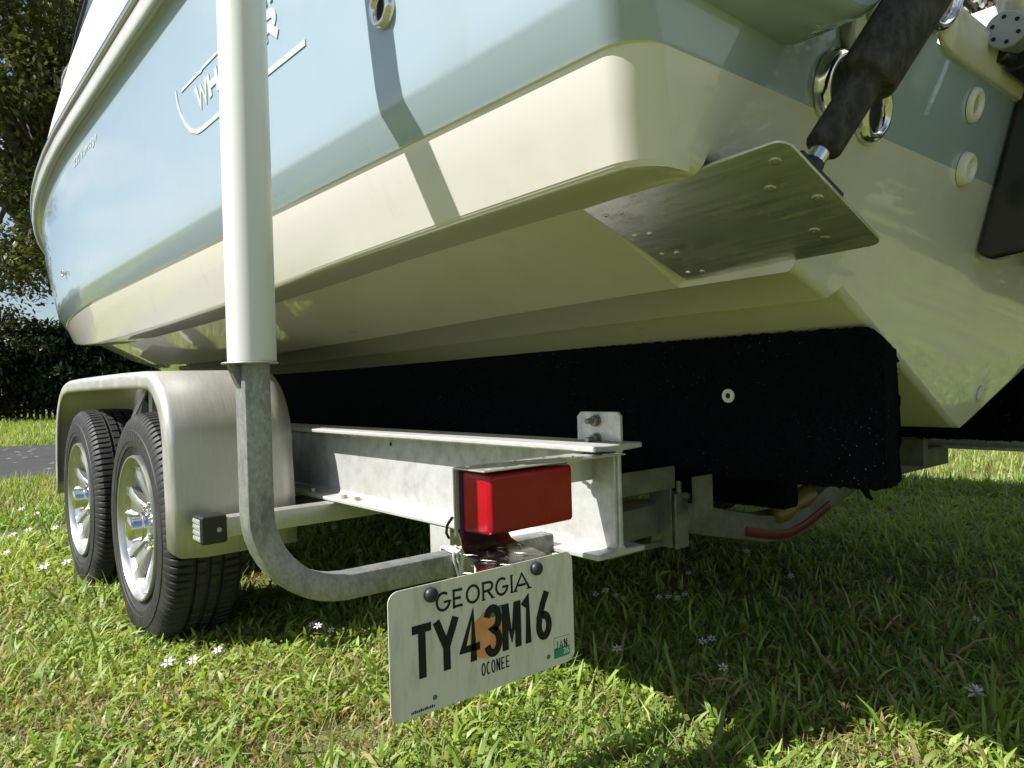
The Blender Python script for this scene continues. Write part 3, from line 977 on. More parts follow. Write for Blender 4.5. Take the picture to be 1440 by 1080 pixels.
# carpeted bunks
def bunk(x0, x1, mirrored):
    nz, ny, nx = 22, 260, 6
    X, V, F = [], [], []
    def zt(x, y):
        return .5 + 0
    # outline of the section (closed loop), rounded corners
    loop = []
    zb, r = .473, .018
    hx = lambda x: .7605 - .395 * (x - 1.27) - .002
    pts = [(x0, zb), (x1, zb), (x1, hx(x1)), (x0, hx(x0))]
    for i in range(4):
        p, a, b = Vector(pts[i]), Vector(pts[i - 1]), Vector(pts[(i + 1) % 4])
        for t in (0, .25, .5, .75, 1):
            p1 = p + (a - p).normalized() * r
            p2 = p + (b - p).normalized() * r
            loop.append(tuple((p1 * (1 - t) + p * t) * (1 - t) + (p * (1 - t) + p2 * t) * t))
        nseg = 14 if i in (1, 3) else 2
        p1 = p + (b - p).normalized() * r
        p2 = b + (p - b).normalized() * r
        for j in range(1, nseg):
            loop.append(tuple(p1.lerp(p2, j / nseg)))
    n = len(loop)
    cxx, czz = (x0 + x1) / 2, (zb + hx(cxx_ if False else (x0 + x1) / 2)) / 2
    ys = [(.548 + (1.3 - .548) * i / 150) for i in range(151)] + [1.3 + (5.6 - 1.3) * (i + 1) / 60 for i in range(60)]
    hr = .038
    for iy, y in enumerate(ys):
        q = max(0, 1 - (y - .548) / hr)
        pull = hr * (1 - math.sqrt(max(0, 1 - q * q)))
        for (x, z) in loop:
            zz = z - pull * max(0, (z - .62) / .13) - pull * .25 * max(0, (.52 - z) / .05) * -1
            xx = x + (cxx - x) * min(.25, pull * 3)
            amp = .0022 if y < 1.3 else .0012
            V.append((xx + rng.normal(0, amp * .5), y + rng.normal(0, amp), zz + rng.normal(0, amp * .7)))
    for i in range(len(ys) - 1):
        for j in range(n):
            k = (j + 1) % n
            F.append((i * n + j, i * n + k, (i + 1) * n + k, (i + 1) * n + j))
    mb = MB()
    mb.v, mb.f = V, F
    mb.f.append(tuple(range(n - 1, -1, -1)))
    mb.mi = [0] * len(mb.f)
    if mirrored:
        mb.v = [mirror(p) for p in V]
    # frayed carpet tufts along the aft corner and lower edge
    for _ in range(260):
        y = .544 + abs(rng.normal(0, .012)) if rng.random() < .6 else rng.uniform(.546, 1.2)
        top = rng.random() < .35
        z = rng.uniform(.48, .71) if y < .586 else (.474)
        y = max(y, .550)
        x = rng.uniform(x0, x1)
        if mirrored:
            x = 2 * CL - x
        d = Vector((rng.normal(0, .003), -abs(rng.normal(0, .003)) if y < .586 else rng.normal(0, .004), rng.normal(0, .006) if y < .586 else -abs(rng.normal(0, .007))))
        mb.add([(x, y, z), (x + .003, y + .003, z + .002), (x + d.x, y + d.y, z + d.z)], [(0, 1, 2)])
    return obj('carpeted_bunk', mb, M['carpet'], tr, smooth=60)
bk = bunk(1.27, 1.338, False)
bunk(1.27, 1.338, True)
ring_fit('screw_cup', (1.2685, .843, .637), (-1, 0, 0), .0095, .0045, M['white_plastic'], parent=bk)
mb = MB()
mb.tube([(1.30, .60, .474), (1.30, .592, .466), (1.297, .588, .460), (1.303, .584, .454)], [.005, .006, .005, .002], 7)
obj('loose_carpet', mb, M['carpet'], bk, smooth=60)

for sg in (0, 1):                                   # dark boxes added to stand in for the dark area under the bunks
    mb = MB()
    q_ = [(1.50, .86, .377), (1.56, 5.0, .545)]
    mb.box(*q_)
    if sg:
        mb.v = [mirror((p[0], max(p[1], 1.3), p[2])) for p in mb.v]
    obj('dark_gap_box', mb, M['carpet'], tr, smooth=0, bevel=.008)
# rear cross member, its reflector, roller and clamp
def boxtube(mb, pts, hw, hd, up=(0, 0, 1), rad=.006, caps=True):
    """square tube along pts; hw half size along y, hd half size across in the bend plane (X-Z)"""
    pts = [Vector(p) for p in pts]
    rws = []
    for i, p in enumerate(pts):
        t = (pts[min(i + 1, len(pts) - 1)] - pts[max(0, i - 1)]).normalized()
        s_ = Vector((0, 1, 0))
        n_ = t.cross(s_).normalized()
        if n_.z < 0 and abs(n_.z) > .2:
            pass
        rr_ = []
        for a, b in ((1, 1), (-1, 1), (-1, -1), (1, -1)):
            c1 = p + s_ * (hw * a) + n_ * (hd * b)
            d1, d2 = (n_ * (-b * rad), s_ * (-a * rad))
            o1 = [c1 + d1, c1 + d1 * .3 + d2 * .3, c1 + d2]
            if a * b < 0:
                o1 = o1[::-1]
            rr_ += o1
        rws.append(rr_)
    mb.rings(rws, True, (caps, caps))
    return mb
def smooth_path(pts, n=10):
    P = [Vector(p) for p in pts]
    out = []
    for i in range(len(P) - 1):
        p0, p1, p2, p3 = P[max(i - 1, 0)], P[i], P[i + 1], P[min(i + 2, len(P) - 1)]
        for j in range(n):
            t = j / n
            out.append(.5 * ((2 * p1) + (p2 - p0) * t + (2 * p0 - 5 * p1 + 4 * p2 - p3) * t * t + (3 * p1 - p0 - 3 * p2 + p3) * t ** 3))
    out.append(P[-1])
    return out
cpts = smooth_path([(.97, 1.0, .388), (1.10, 1.0, .388), (1.24, 1.0, .386), (1.43, 1.0, .345), (1.60, 1.0, .308), (1.71, 1.0, .301), (1.80, 1.0, .315), (1.93, 1.0, .352), (2.12, 1.0, .386), (2.40, 1.0, .392), (2.72, 1.0, .392)], 6)
mb = MB()
boxtube(mb, cpts, .038, .032)
cm = obj('cross_member', mb, M['shade_galv'], tr, smooth=35)
mb = MB()
rp = smooth_path([(1.50, .960, .318), (1.62, .960, .291), (1.705, .960, .286), (1.79, .960, .300), (1.895, .960, .329)], 5)
boxtube(mb, rp, .0015, .0105, rad=.0005)
obj('red_reflector', mb, M['red_tape'], cm, smooth=30)
mb = MB()
mb.lathe([(.012, -.09), (.020, -.085), (.026, -.05), (.018, 0), (.026, .05), (.020, .085), (.012, .09)], (1.72, .965, .352), (1, 0, .22), 20, (True, True))
obj('keel_roller', mb, M['amber'], cm, smooth=50)
mb = MB()
mb.box((1.19, .930, .335), (1.196, .985, .475))
mb.box((1.03, .925, .455), (1.20, .931, .50))
mb.box((1.185, .915, .335), (1.225, .921, .445))
mb.box((1.03, .955, .335), (1.20, .961, .348))
mb.cyl((1.21, .90, .44), (1.21, .955, .44), .007, 10)
mb.cyl((1.203, .92, .425), (1.203, .92, .47), .006, 8)
obj('clamp', mb, M['shade_galv'], cm, smooth=25, bevel=.002)
mb = MB()
mb.box((1.20, .88, .400), (1.26, .886, .480))
obj('bunk_support', mb, M['shade_galv'], cm, smooth=0)
mb = MB()
mb.box((2.30, .88, .395), (2.335, .96, .475))
obj('bunk_support', mb, M['shade_galv'], cm, smooth=0)
for y_ in (2.3, 3.2, 4.6):
    mb = MB()
    boxtube(mb, smooth_path([(.97, y_, .44), (1.3, y_, .43), (CL, y_, .32), (2.36, y_, .43), (2.70, y_, .44)], 6), .038, .032)
    obj('cross_member', mb, M['beam'], tr, smooth=35)
mb = MB()
boxtube(mb, [(CL, 6.2, .42), (CL, 8.9, .45)], .04, .04)
obj('tongue', mb, M['beam'], tr, smooth=0)

# fenders
def fender(mir):
    path = [(1.921, .262), (1.926, .40), (1.935, .50)]
    path += [(2.135 + .20 * math.cos(R(a)), .535 + .20 * math.sin(R(a))) for a in range(178, 92, -8)]
    path += [(2.20, .736), (2.45, .738), (2.75, .738), (3.05, .737), (3.25, .734)]
    path += [(3.28 + .27 * math.cos(R(a)), .46 + .27 * math.sin(R(a))) for a in range(84, 4, -9)]
    path += [(3.562, .42), (3.566, .35), (3.560, .275)]
    sec = [(.838, .0), (.80, .0), (.70, 0), (.60, 0)] + [(.540 - .020 * math.sin(R(a)), -.020 + .020 * math.cos(R(a))) for a in range(0, 91, 15)] + [(.520, -.034), (.5212, -.046)]
    P = [Vector((0, a, b)) for a, b in path]
    rws = []
    for i, p in enumerate(P):
        t = (P[min(i + 1, len(P) - 1)] - P[max(i - 1, 0)]).normalized()
        n_ = Vector((0, -t.z, t.y))
        if i in (0, len(P) - 1):
            rad = .035
        row = []
        for j, (x, d) in enumerate(sec):
            q = p + n_ * d
            if i == 0 and x < .56:
                q = q + Vector((0, 0, .022 * ((.56 - x) / .04) ** 2))
            row.append(Vector((2 * CL - x, q.y, q.z)) if mir else Vector((x, q.y, q.z)))
        rws.append(row)
    mb = MB()
    mb.rings(rws, False)
    o = obj('fender', mb, M['alu'], tr, smooth=50)
    sm_ = o.modifiers.new('thickness', 'SOLIDIFY')
    sm_.thickness = .0035
    sm_.offset = 0
    return o
fd = fender(False)
fender(True)
mb = MB()
mb.box((.66, 2.62, .60), (.70, 2.66, .735))
mb.prism([(2.35, .735), (2.40, .735), (2.64, .60), (2.60, .60)], lambda u, v, e: (.60 + .005 * e, u, v))
mb.box((.70, 2.60, .50), (.90, 2.68, .56))
obj('fender_brace', mb, M['beam'], fd, smooth=0)

# wheels
def tyre_mesh():
    n = 480
    prof = [(.195, .030), (.200, .020), (.207, .0145), (.222, .0075), (.226, .0055), (.2275, .0035), (.240, .002), (.2415, .0005), (.255, .0), (.272, .0015), (.2735, .004), (.290, .006), (.303, .0115), (.312, .0185), (.3175, .026)]
    tread = [(.3190, .036), (.3205, .052), (.3215, .064), (.3125, .066), (.3125, .073), (.3220, .075), (.3225, .096), (.3140, .098), (.3140, .107), (.3225, .109), (.3220, .130), (.3125, .132), (.3125, .139), (.3215, .141), (.3205, .153), (.3190, .169)]
    full = prof + tread + [(r_, .205 - x) for r_, x in prof[::-1]]
    rows_ = []
    for i in range(n):
        a = 2 * math.pi * i / n
        row = []
        for j, (r_, x) in enumerate(full):
            rr_ = r_
            if .3055 < r_ and (x < .063 or x > .142) and i % 5 == 0:
                rr_ -= .0075
            if r_ > .3215 and .07 < x < .135 and (i + (3 if x < .1 else 0)) % 8 == 0:
                rr_ -= .0045
            xx = x
            if .286 < r_ < .305 and i % 5 == 0 and x < .05:
                xx += .0018
            if .286 < r_ < .31 and x < .05 and (i // 16) % 6 == 0:
                xx -= .0016
            if .253 < r_ < .274 and x < .03 and 48 < i % 240 < 152 and i % 8 > 3:
                xx -= .0014
            row.append((xx, rr_ * math.cos(a), rr_ * math.sin(a)))
        rows_.append(row)
    rows_.append(rows_[0])
    return rows_
def put(rows_, c):
    return [[(c[0] + p[0], c[1] + p[1], c[2] + p[2]) for p in r_] for r_ in rows_]
TYRE = tyre_mesh()
WX = .512                                           # outer sidewall
def make_wheel(c):
    w_ = empty('wheel', c, tr)
    mb = MB()
    mb.rings(put(TYRE, c), False)
    obj('tyre', mb, M['rubber'], w_, smooth=24)
    C_0 = Vector(c)
    out = Vector((-1, 0, 0))
    mb = MB()
    # rim flange, lip and barrel (h along outward axis, measured from the sidewall plane)
    mb.lathe([(.190, -.19), (.196, -.165), (.175, -.12), (.172, -.06), (.180, -.040), (.196, -.032), (.2015, -.020), (.2025, -.008), (.2005, -.002), (.196, -.002), (.193, -.006), (.189, -.020), (.181, -.026), (.176, -.030), (.172, -.040), (.169, -.075), (.166, -.12)], C_0, out, 72)
    mb.lathe([(.0001, -.10), (.165, -.115)], C_0, out, 48)
    rim = obj('rim', mb, M['rim'], w_, smooth=35)
    mb = MB()
    mb.lathe([(.166, -.118), (.10, -.10), (.0001, -.10)], C_0 + out * .002, out, 40)
    obj('brake_backing', mb, M['dark'], w_, smooth=0)
    for i in range(6):                              # six twin-rib spokes with windows between
        a = 2 * math.pi * (i + .25) / 6
        d, q = Vector((0, math.cos(a), math.sin(a))), Vector((0, -math.sin(a), math.cos(a)))
        mb = MB()
        st = [(.055, .040, -.052), (.085, .033, -.046), (.115, .037, -.036), (.145, .049, -.028), (.172, .064, -.026), (.180, .069, -.020)]
        rws = []
        for r_, hw, h in st:
            lat = [(-1, -.030), (-1, -.004), (-.86, 0), (-.42, 0), (-.26, -.0085), (.26, -.0085), (.42, 0), (.86, 0), (1, -.004), (1, -.030)]
            rws.append([C_0 + d * r_ + q * (hw * u) + out * (h + v) for u, v in lat])
        mb.rings(rws, True, (True, True))
        obj('spoke', mb, M['rim'], w_, smooth=35)
    mb = MB()
    mb.lathe([(.080, -.10), (.078, -.072), (.072, -.066), (.060, -.066), (.050, -.068), (.0001, -.068)], C_0, out, 48)
    obj('hub', mb, M['rim'], w_, smooth=35)
    mb = MB()
    mb.lathe([(.046, -.030), (.046, -.012), (.0435, -.008), (.0420, -.006), (.0420, .014), (.0400, .017), (.0365, .018), (.0355, .020), (.0355, .040), (.033, .046), (.025, .0495), (.012, .0510), (.0001, .0512)], C_0 - out * .034, out, 40)
    obj('hub_cap', mb, M['chrome'], w_, smooth=35)
    for i in range(6):
        a = 2 * math.pi * (i + .75) / 6
        p = C_0 + Vector((0, math.cos(a), math.sin(a))) * .062
        mb = MB()
        mb.lathe([(.0105, -.024), (.0105, .000), (.0085, .006), (.003, .009), (.0001, .009)], p - out * .040, out, 10)
        obj('lug_nut', mb, M['chrome'], w_, smooth=40)
    return w_
HZ = .303
w1 = make_wheel((WX, 2.262, HZ))
def copy_part(o, parent, loc, rotz=0.0):
    c_ = o.copy()
    COL.objects.link(c_)
    c_.parent = parent
    c_.location = Vector(loc) - org_of(parent)
    c_.rotation_euler = (0, 0, rotz)
    for ch in o.children:
        d_ = ch.copy()
        COL.objects.link(d_)
        d_.parent = c_
    return c_
copy_part(w1, tr, (WX, 3.062, HZ))
copy_part(w1, tr, (2 * CL - WX, 2.262, HZ), math.pi)
copy_part(w1, tr, (2 * CL - WX, 3.062, HZ), math.pi)
for y_ in (2.262, 3.062):
    mb = MB()
    mb.cyl((WX + .1, y_, HZ), (2 * CL - WX - .1, y_, HZ), .032, 16)
    mb.cyl((WX + .11, y_, HZ), (WX + .16, y_, HZ), .12, 24)
    mb.box((.86, y_ - .05, HZ - .03), (.96, y_ + .35, HZ + .052))
    obj('axle', mb, M['rusty'], tr, smooth=40)

# light bar behind the rear wheel with its marker lamp
mb = MB()
boxtube(mb, [(.615, 1.845, .346), (1.30, 1.845, .346)], .025, .0245, rad=.004)
lb = obj('light_bar', mb, M['alu'], tr, smooth=30)
mb = MB()
mb.box((.556, 1.812, .312), (.617, 1.875, .380))
ml = obj('marker_lamp', mb, M['black'], tr, smooth=0, bevel=.006, segs=3)
mb = MB()
for i in range(4):
    for j in range(4):
        y0, z0 = 1.8185 + i * .0128, .319 + j * .0138
        mb.add([(.5545, y0, z0), (.5545, y0 + .0118, z0), (.5545, y0 + .0118, z0 + .0128), (.5545, y0, z0 + .0128), (.5505, y0 + .0059, z0 + .0064)], [(0, 1, 4), (1, 2, 4), (2, 3, 4), (3, 0, 4)])
lensm = mat('clear_lens', (0.55, 0.57, 0.58), .12, .5)
obj('faceted_lens', mb, lensm, ml, smooth=0)
mb = MB()
mb.lathe([(.0062, 0), (.0055, .002), (.003, .0022), (.0028, .0008), (.0001, .0008)], (.597, 1.8118, .345), (0, -1, 0), 16)
obj('screw', mb, M['bolt'], ml, smooth=40)

# guide post: bent galvanised tube with a white plastic sleeve
PY = .99
gp = empty('guide_post', (.3765, PY, .5), tr)
rad = .125
path = [(.3765, PY, 1.2), (.3765, PY, .75), (.3765, PY, .60), (.3765, PY, .388 + rad)]
path += [(.3765 + rad - rad * math.cos(R(a)), PY, .388 + rad - rad * math.sin(R(a))) for a in range(8, 90, 8)]
path += [(.3765 + rad, PY, .3875), (.62, PY, .3865), (.80, PY, .3855), (.905, PY, .385)]
mb = MB()
boxtube(mb, path, .0188, .0188, rad=.0055)
obj('post_tube', mb, M['galv'], gp, smooth=35)
mb = MB()
mb.lathe([(.0315, 0), (.0318, .002), (.0318, 1.10), (.0312, 1.104), (.0285, 1.104)], (.3765, PY, .7145), (.0, 0, 1), 48)
mb.lathe([(.0315, 0), (.0285, 0), (.0285, .05)], (.3765, PY, .7145), (0, 0, 1), 48)
sl = obj('post_sleeve', mb, M['pvc'], gp, smooth=50)
mb = MB()
mb.lathe([(.0318, 0), (.036, .0005), (.036, .035), (.030, .042), (.0001, .044)], (.3765, PY, 1.80), (0, 0, 1), 40)
obj('sleeve_cap', mb, M['pvc'], gp, smooth=40)
mb = MB()
mb.lathe([(.0001, -.003), (.036, -.003), (.037, -.0015), (.036, 0), (.0001, 0)], (.3735, PY, .714), (0, 0, 1), 36)
mb.prism([(.343, .711), (.358, .711), (.358, .678), (.354, .684)], lambda u, v, e: (u, PY - .006 + .012 * e, v))
obj('collar', mb, M['galv'], gp, smooth=30)
mb = MB()
for i in range(5):
    pts = []
    for t in range(0, 33):
        a = 2 * math.pi * t / 32
        cxx, czz = math.cos(a), math.sin(a)
        m_ = max(abs(cxx), abs(czz))
        pts.append((.686 + i * .0042 + .004 * math.sin(a * 2 + i) + .0012 * t / 32, PY + .0225 * cxx / m_ * (.94 if m_ > .9 else 1), .386 + .0225 * czz / m_ * .98))
    mb.tube(pts, .0021, 6)
mb.tube([(.688, PY - .022, .405), (.690, PY - .032, .412), (.700, PY - .030, .416), (.694, PY - .018, .412), (.684, PY - .026, .418)], .0022, 6)
mb.tube([(.704, PY - .024, .408), (.712, PY - .036, .40), (.706, PY - .048, .385), (.700, PY - .056, .372)], .0018, 6)
obj('cord_lashing', mb, M['cord'], gp, smooth=60)
mb = MB()
mb.box((.90, .955, .364), (1.015, 1.025, .371))
mb.box((.893, .955, .345), (.899, 1.025, .371))
obj('arm_bracket', mb, M['beam'], tr, smooth=0, bevel=.001)
mb = MB()
mb.box((.902, 1.29, .300), (.906, 1.365, .370))
mb.box((.906, 1.29, .364), (.99, 1.365, .370))
mb.box((.9065, 1.29, .300), (.95, 1.294, .362))
mb.cyl((.908, 1.325, .335), (.925, 1.325, .335), .009, 6)
obj('hanger_bracket', mb, M['beam'], tr, smooth=0, bevel=.001)

# tail light
tl = empty('tail_light', (.75, .90, .50), tr)
mb = MB()
def lens_ring(y, i, x0=.661, x1=.829, z0=.452, z1=.5445):
    return [(x0 + i, y, z0 + i), (x1 - i, y, z0 + i), (x1 - i, y, z1 - i), (x0 + i, y, z1 - i)]
def rounded(y, i, r_=.005):
    x0, x1, z0, z1 = .659 + i, .831 - i, .452 + i, .5455 - i
    out = []
    for cx_, cz_, a0 in ((x1 - r_, z1 - r_, 0), (x0 + r_, z1 - r_, 90), (x0 + r_, z0 + r_, 180), (x1 - r_, z0 + r_, 270)):
        for t in range(5):
            a = R(a0 + t * 22.5)
            out.append((cx_ + r_ * math.cos(a), y, cz_ + r_ * math.sin(a)))
    return out
mb.rings([rounded(.904, .000), rounded(.850, .0018), rounded(.8445, .0026), rounded(.8415, .0046), rounded(.8402, .0075), rounded(.840, .011)], True, (True, True))
obj('lens', mb, M['lens'], tl, smooth=40)
mb = MB()
mb.rings([rounded(.9045, -.0018), rounded(.912, -.0018)], True, (True, True))
obj('lens_gasket', mb, M['gasket'], tl, smooth=40)
mb = MB()
def wall(prof, xs0, xs1, th):
    """bent sheet: prof (y, z) points, left and right edge x at each"""
    n_ = len(prof)
    rws = []
    for s_ in (0, 1):
        pass
    Pn = []
    for i in range(n_):
        a = Vector(prof[max(i - 1, 0)])
        b = Vector(prof[min(i + 1, n_ - 1)])
        d = (b - a).normalized()
        Pn.append(Vector((-d.y, d.x)))
    for i in range(n_):
        y, z = prof[i]
        nn = Pn[i] * th
        rws.append([(xs0[i], y, z), (xs1[i], y, z), (xs1[i], y + nn.x, z + nn.y), (xs0[i], y + nn.x, z + nn.y)])
    mb.rings(rws, True, (True, True))
# back sheet with the top flange folded rearwards over the lens
mb.box((.651, .9122, .446), (.835, .9145, .5475))
mb.box((.6475, .9118, .446), (.6505, .9145, .5475))
mb.box((.6475, .836, .5478), (.952, .9145, .5502))
mb.box((.835, .9122, .500), (.95, .9145, .5475))
br = obj('light_bracket', mb, M['satin'], tl, smooth=0, bevel=.0006)
mb = MB()
pr = [(.9115, .456), (.902, .442), (.896, .432), (.880, .426), (.84, .425), (.79, .4275), (.752, .429), (.7435, .426), (.7430, .410)]
wall(pr, [.652, .651, .648, .642, .625, .595, .56, .535, .525], [.742, .742, .744, .746, .74, .72, .69, .675, .665], .002)
lo_b = obj('plate_bracket', mb, M['tread'], tl, smooth=40)
# raised tread lozenges
mb = MB()
def lozenge(c, d, nrm, L=.017, W=.0042, H=.0010):
    c, d, nrm = Vector(c), Vector(d).normalized(), Vector(nrm).normalized()
    s_ = d.cross(nrm)
    mb.add([c - d * L / 2, c + s_ * W / 2, c + d * L / 2, c - s_ * W / 2, c - d * L * .2 + nrm * H, c + d * L * .2 + nrm * H], [(0, 1, 5, 4), (1, 2, 5), (2, 3, 4, 5), (3, 0, 4)])
for i in range(9):
    for j in range(3):
        lozenge((.668 + i * .031 + .01 * (j % 2), .849 + j * .026, .5502), (1, .55 if (i + j) % 2 else -.55, 0), (0, 0, 1), .016, .0036, .0016)
tag(obj('tread_pattern', mb, M['satin'], br, smooth=0), kind='stuff')
mb = MB()
for i in range(4):
    for j, (y_, z_) in enumerate(((.862, .4278), (.815, .4278), (.770, .4303))):
        lozenge((.638 - j * .034 + i * .031, y_, z_), (.5 if (i + j) % 2 else -.5, 1, 0), (0, .03, 1), .026, .0032, .0009)
tag(obj('tread_pattern', mb, M['tread'], lo_b, smooth=0), kind='stuff')
mb = MB()
mb.tube(smooth_path([(.805, .905, .485), (.835, .902, .492), (.868, .905, .52), (.892, .918, .543), (.902, .935, .543), (.915, .95, .535)], 5), .0026, 8)
mb.tube(smooth_path([(.805, .905, .480), (.838, .905, .488), (.872, .908, .515), (.893, .922, .540), (.905, .94, .538)], 5), .0024, 8)
obj('wire', mb, M['wire'], tl, smooth=60)
mb = MB()
mb.lathe([(.0085, 0), (.0085, .010), (.006, .012), (.0001, .012)], (.897, .925, .5465), (0, 0, -1), 12)
mb.tube([(.648, .918, .475), (.643, .925, .463), (.644, .93, .45), (.652, .935, .44)], .0022, 8)
obj('grommet', mb, M['gasket'], tl, smooth=40)
mb = MB()
mb.lathe([(.0075, 0), (.0075, .005), (.0001, .006)], (.915, .90, .5465), (0, 0, -1), 6)
obj('nut', mb, M['bolt'], tl, smooth=0)

# licence plate: flat print at its real place and size
LY = .74
PX0, PX1, PZ0, PZ1 = .4285, .7235, .2875, .4395
lp_o = empty('licence_plate', (.576, LY, .363), tr)
mb = MB()
poly = []
for cx_, cz_, a0 in ((PX1 - .014, PZ1 - .014, 0), (PX0 + .014, PZ1 - .014, 90), (PX0 + .014, PZ0 + .014, 180), (PX1 - .014, PZ0 + .014, 270)):
    poly += [(cx_ + .014 * math.cos(R(a0 + t * 15)), cz_ + .014 * math.sin(R(a0 + t * 15))) for t in range(7)]
mb.prism(poly, lambda u, v, e: (u, LY + .0012 * e, v))
obj('plate_sheet', mb, M['plate'], lp_o, smooth=0, bevel=.0004)
pf = lambda u, v, e: (u, LY - e, v)
mb = MB()                                           # peach and leaf print, under the characters
mb.prism([(.5695 + .0265 * math.cos(2 * math.pi * i / 40), .3575 + .0285 * math.sin(2 * math.pi * i / 40) + (.0025 if i in (9, 11) else -.001 if i == 10 else 0)) for i in range(40)], lambda u, v, e: (u, LY - .00025 * e, v))
obj('peach_print', mb, M['peach'], lp_o, smooth=0)
mb = MB()
mb.prism([(.571, .3795), (.579, .387), (.590, .3915), (.5955, .3905), (.592, .3825), (.582, .3785)], lambda u, v, e: (u, LY - .0004 * e, v))
obj('leaf_print', mb, M['leafink'], lp_o, smooth=0)
# state name in thin letters with serifs
mb = MB()
xs = [.4945, .5185, .5390, .5640, .5860, .6095, .6175]
ws_ = [.0205, .0155, .0210, .0180, .0200, .0060, .0255]
for ch, x_, w_ in zip('GEORGIA', xs, ws_):
    glyph(mb, ch, x_, .4030, w_, .0225, .0031, pf, .0005)
    sr = {'E': [(0.0, .02, .25), (0, .98, .25)], 'R': [(-.02, .01, .28), (-.02, .97, .2), (.80, .01, .3)], 'I': [(.15, .01, .7), (.15, .99, .7)], 'A': [(-.15, .01, .35), (.80, .01, .35)], 'G': [(.55, .46, .5)]}.get(ch, [])
    for (u, v, L) in sr:
        ribbon(mb, [(x_ + u * w_, .4030 + v * .0225), (x_ + (u + L) * w_, .4030 + v * .0225)], .0014, pf, 0, .00075)
obj('state_lettering', mb, M['ink'], lp_o, smooth=0)
cells = [(.4595, .0265), (.4935, .0285), (.5315, .0265), (.5685, .0215), (.5985, .0235), (.6275, .0190), (.6560, .0215)]
for ch, (x_, w_) in zip('TY43M16', cells):
    mb = MB()
    glyph(mb, ch, x_, .3312, w_, .0612, .0098, pf, .0009)
    obj('character', mb, M['ink'], lp_o, smooth=0)
mb = MB()
for i, ch in enumerate('OCONEE'):
    glyph(mb, ch,  .5600 + i * .0079, .3085, .0055, .0160, .0017, pf, .0004)
obj('county_lettering', mb, M['ink'], lp_o, smooth=0)
mb = MB()
mb.prism([(.684, .2975), (.7135, .2975), (.7135, .3255), (.684, .3255)], lambda u, v, e: (u, LY - .0003 * e, v))
stk = obj('month_sticker', mb, M['green_ink'], lp_o, smooth=0)
mb = MB()
mb.prism([(.6847, .3105), (.7128, .3105), (.7128, .3248), (.6847, .3248)], lambda u, v, e: (u, LY - .00045 * e, v))
obj('sticker_field', mb, M['plate'], stk, smooth=0)
mb = MB()
for i, ch in enumerate('JAN'):
    glyph(mb, ch, .6862 + i * .0082, .3090, .0062, .0115, .0016, pf, .0007)
obj('sticker_month', mb, M['ink'], stk, smooth=0)
mb = MB()
for i, ch in enumerate('26'):
    glyph(mb, ch, .7015 + i * .0054, .3005, .0042, .0078, .0012, pf, .0007)
obj('sticker_year', mb, M['white_ink'], stk, smooth=0)
mb = MB()
for i in range(13):
    mb.box((.4555 + i * .0026, LY - .0003, .2925), (.4572 + i * .0026, LY - .00001, .2950 + .0006 * (i % 3)))
obj('maker_print', mb, M['ink'], lp_o, smooth=0)
for x_, z_ in ((.486, .4268), (.6545, .4268)):
    mb = MB()
    mb.lathe([(.0088, 0), (.0090, .003), (.0082, .0062), (.0055, .0085), (.0001, .0092)], (x_, LY - .0002, z_), (0, -1, 0), 24)
    obj('bolt', mb, M['black'], lp_o, smooth=50)
for x_, z_ in ((.489, .3035), (.6735, .3035)):
    mb = MB()
    mb.lathe([(.0001, .0002), (.0033, .0002)], (x_, LY, z_), (0, -1, 0), 16)
    obj('bolt_hole', mb, M['leafink'], lp_o, smooth=0)

# ================================================================== GRASS
def value_noise(x, y, f, seed):
    r_ = np.random.default_rng(seed)
    G_ = r_.random((64, 64))
    u, v = (x * f) % 64, (y * f) % 64
    i, j = u.astype(int), v.astype(int)
    a, b = u - i, v - j
    a, b = a * a * (3 - 2 * a), b * b * (3 - 2 * b)
    i2, j2 = (i + 1) % 64, (j + 1) % 64
    return (G_[i, j] * (1 - a) + G_[i2, j] * a) * (1 - b) + (G_[i, j2] * (1 - a) + G_[i2, j2] * a) * b

def scatter(n, r0, r1, a0=-28, a1=112, power=1.0):
    """points round the camera foot; angle from the bow direction towards starboard"""
    u = rng.random(n)
    if power == 1.0:
        r_ = np.sqrt(r0 ** 2 + u * (r1 ** 2 - r0 ** 2))
    else:
        r_ = r0 * (r1 / r0) ** u
    t = np.radians(rng.uniform(a0, a1, n))
    return r_ * np.sin(t), r_ * np.cos(t), r_

DRIVE = [(-60, 3.0), (1.9, 7.35), (3.4, 7.9), (3.4, 11.4), (1.7, 12.2), (-60, 34.5)]
def in_poly(x, y, P):
    c = np.zeros(len(x), bool)
    for i in range(len(P)):
        x1, y1 = P[i]
        x2, y2 = P[(i + 1) % len(P)]
        k = ((y1 > y) != (y2 > y)) & (x < (x2 - x1) * (y - y1) / (y2 - y1 + 1e-12) + x1)
        c ^= k
    return c
def lawn_ok(x, y):
    ok = ~in_poly(x, y, DRIVE)
    for wy in (2.262, 3.062):
        for wx in (.615, 2 * CL - .615):
            ok &= ~((abs(x - wx) < .135) & (abs(y - wy) < .10))
    return ok

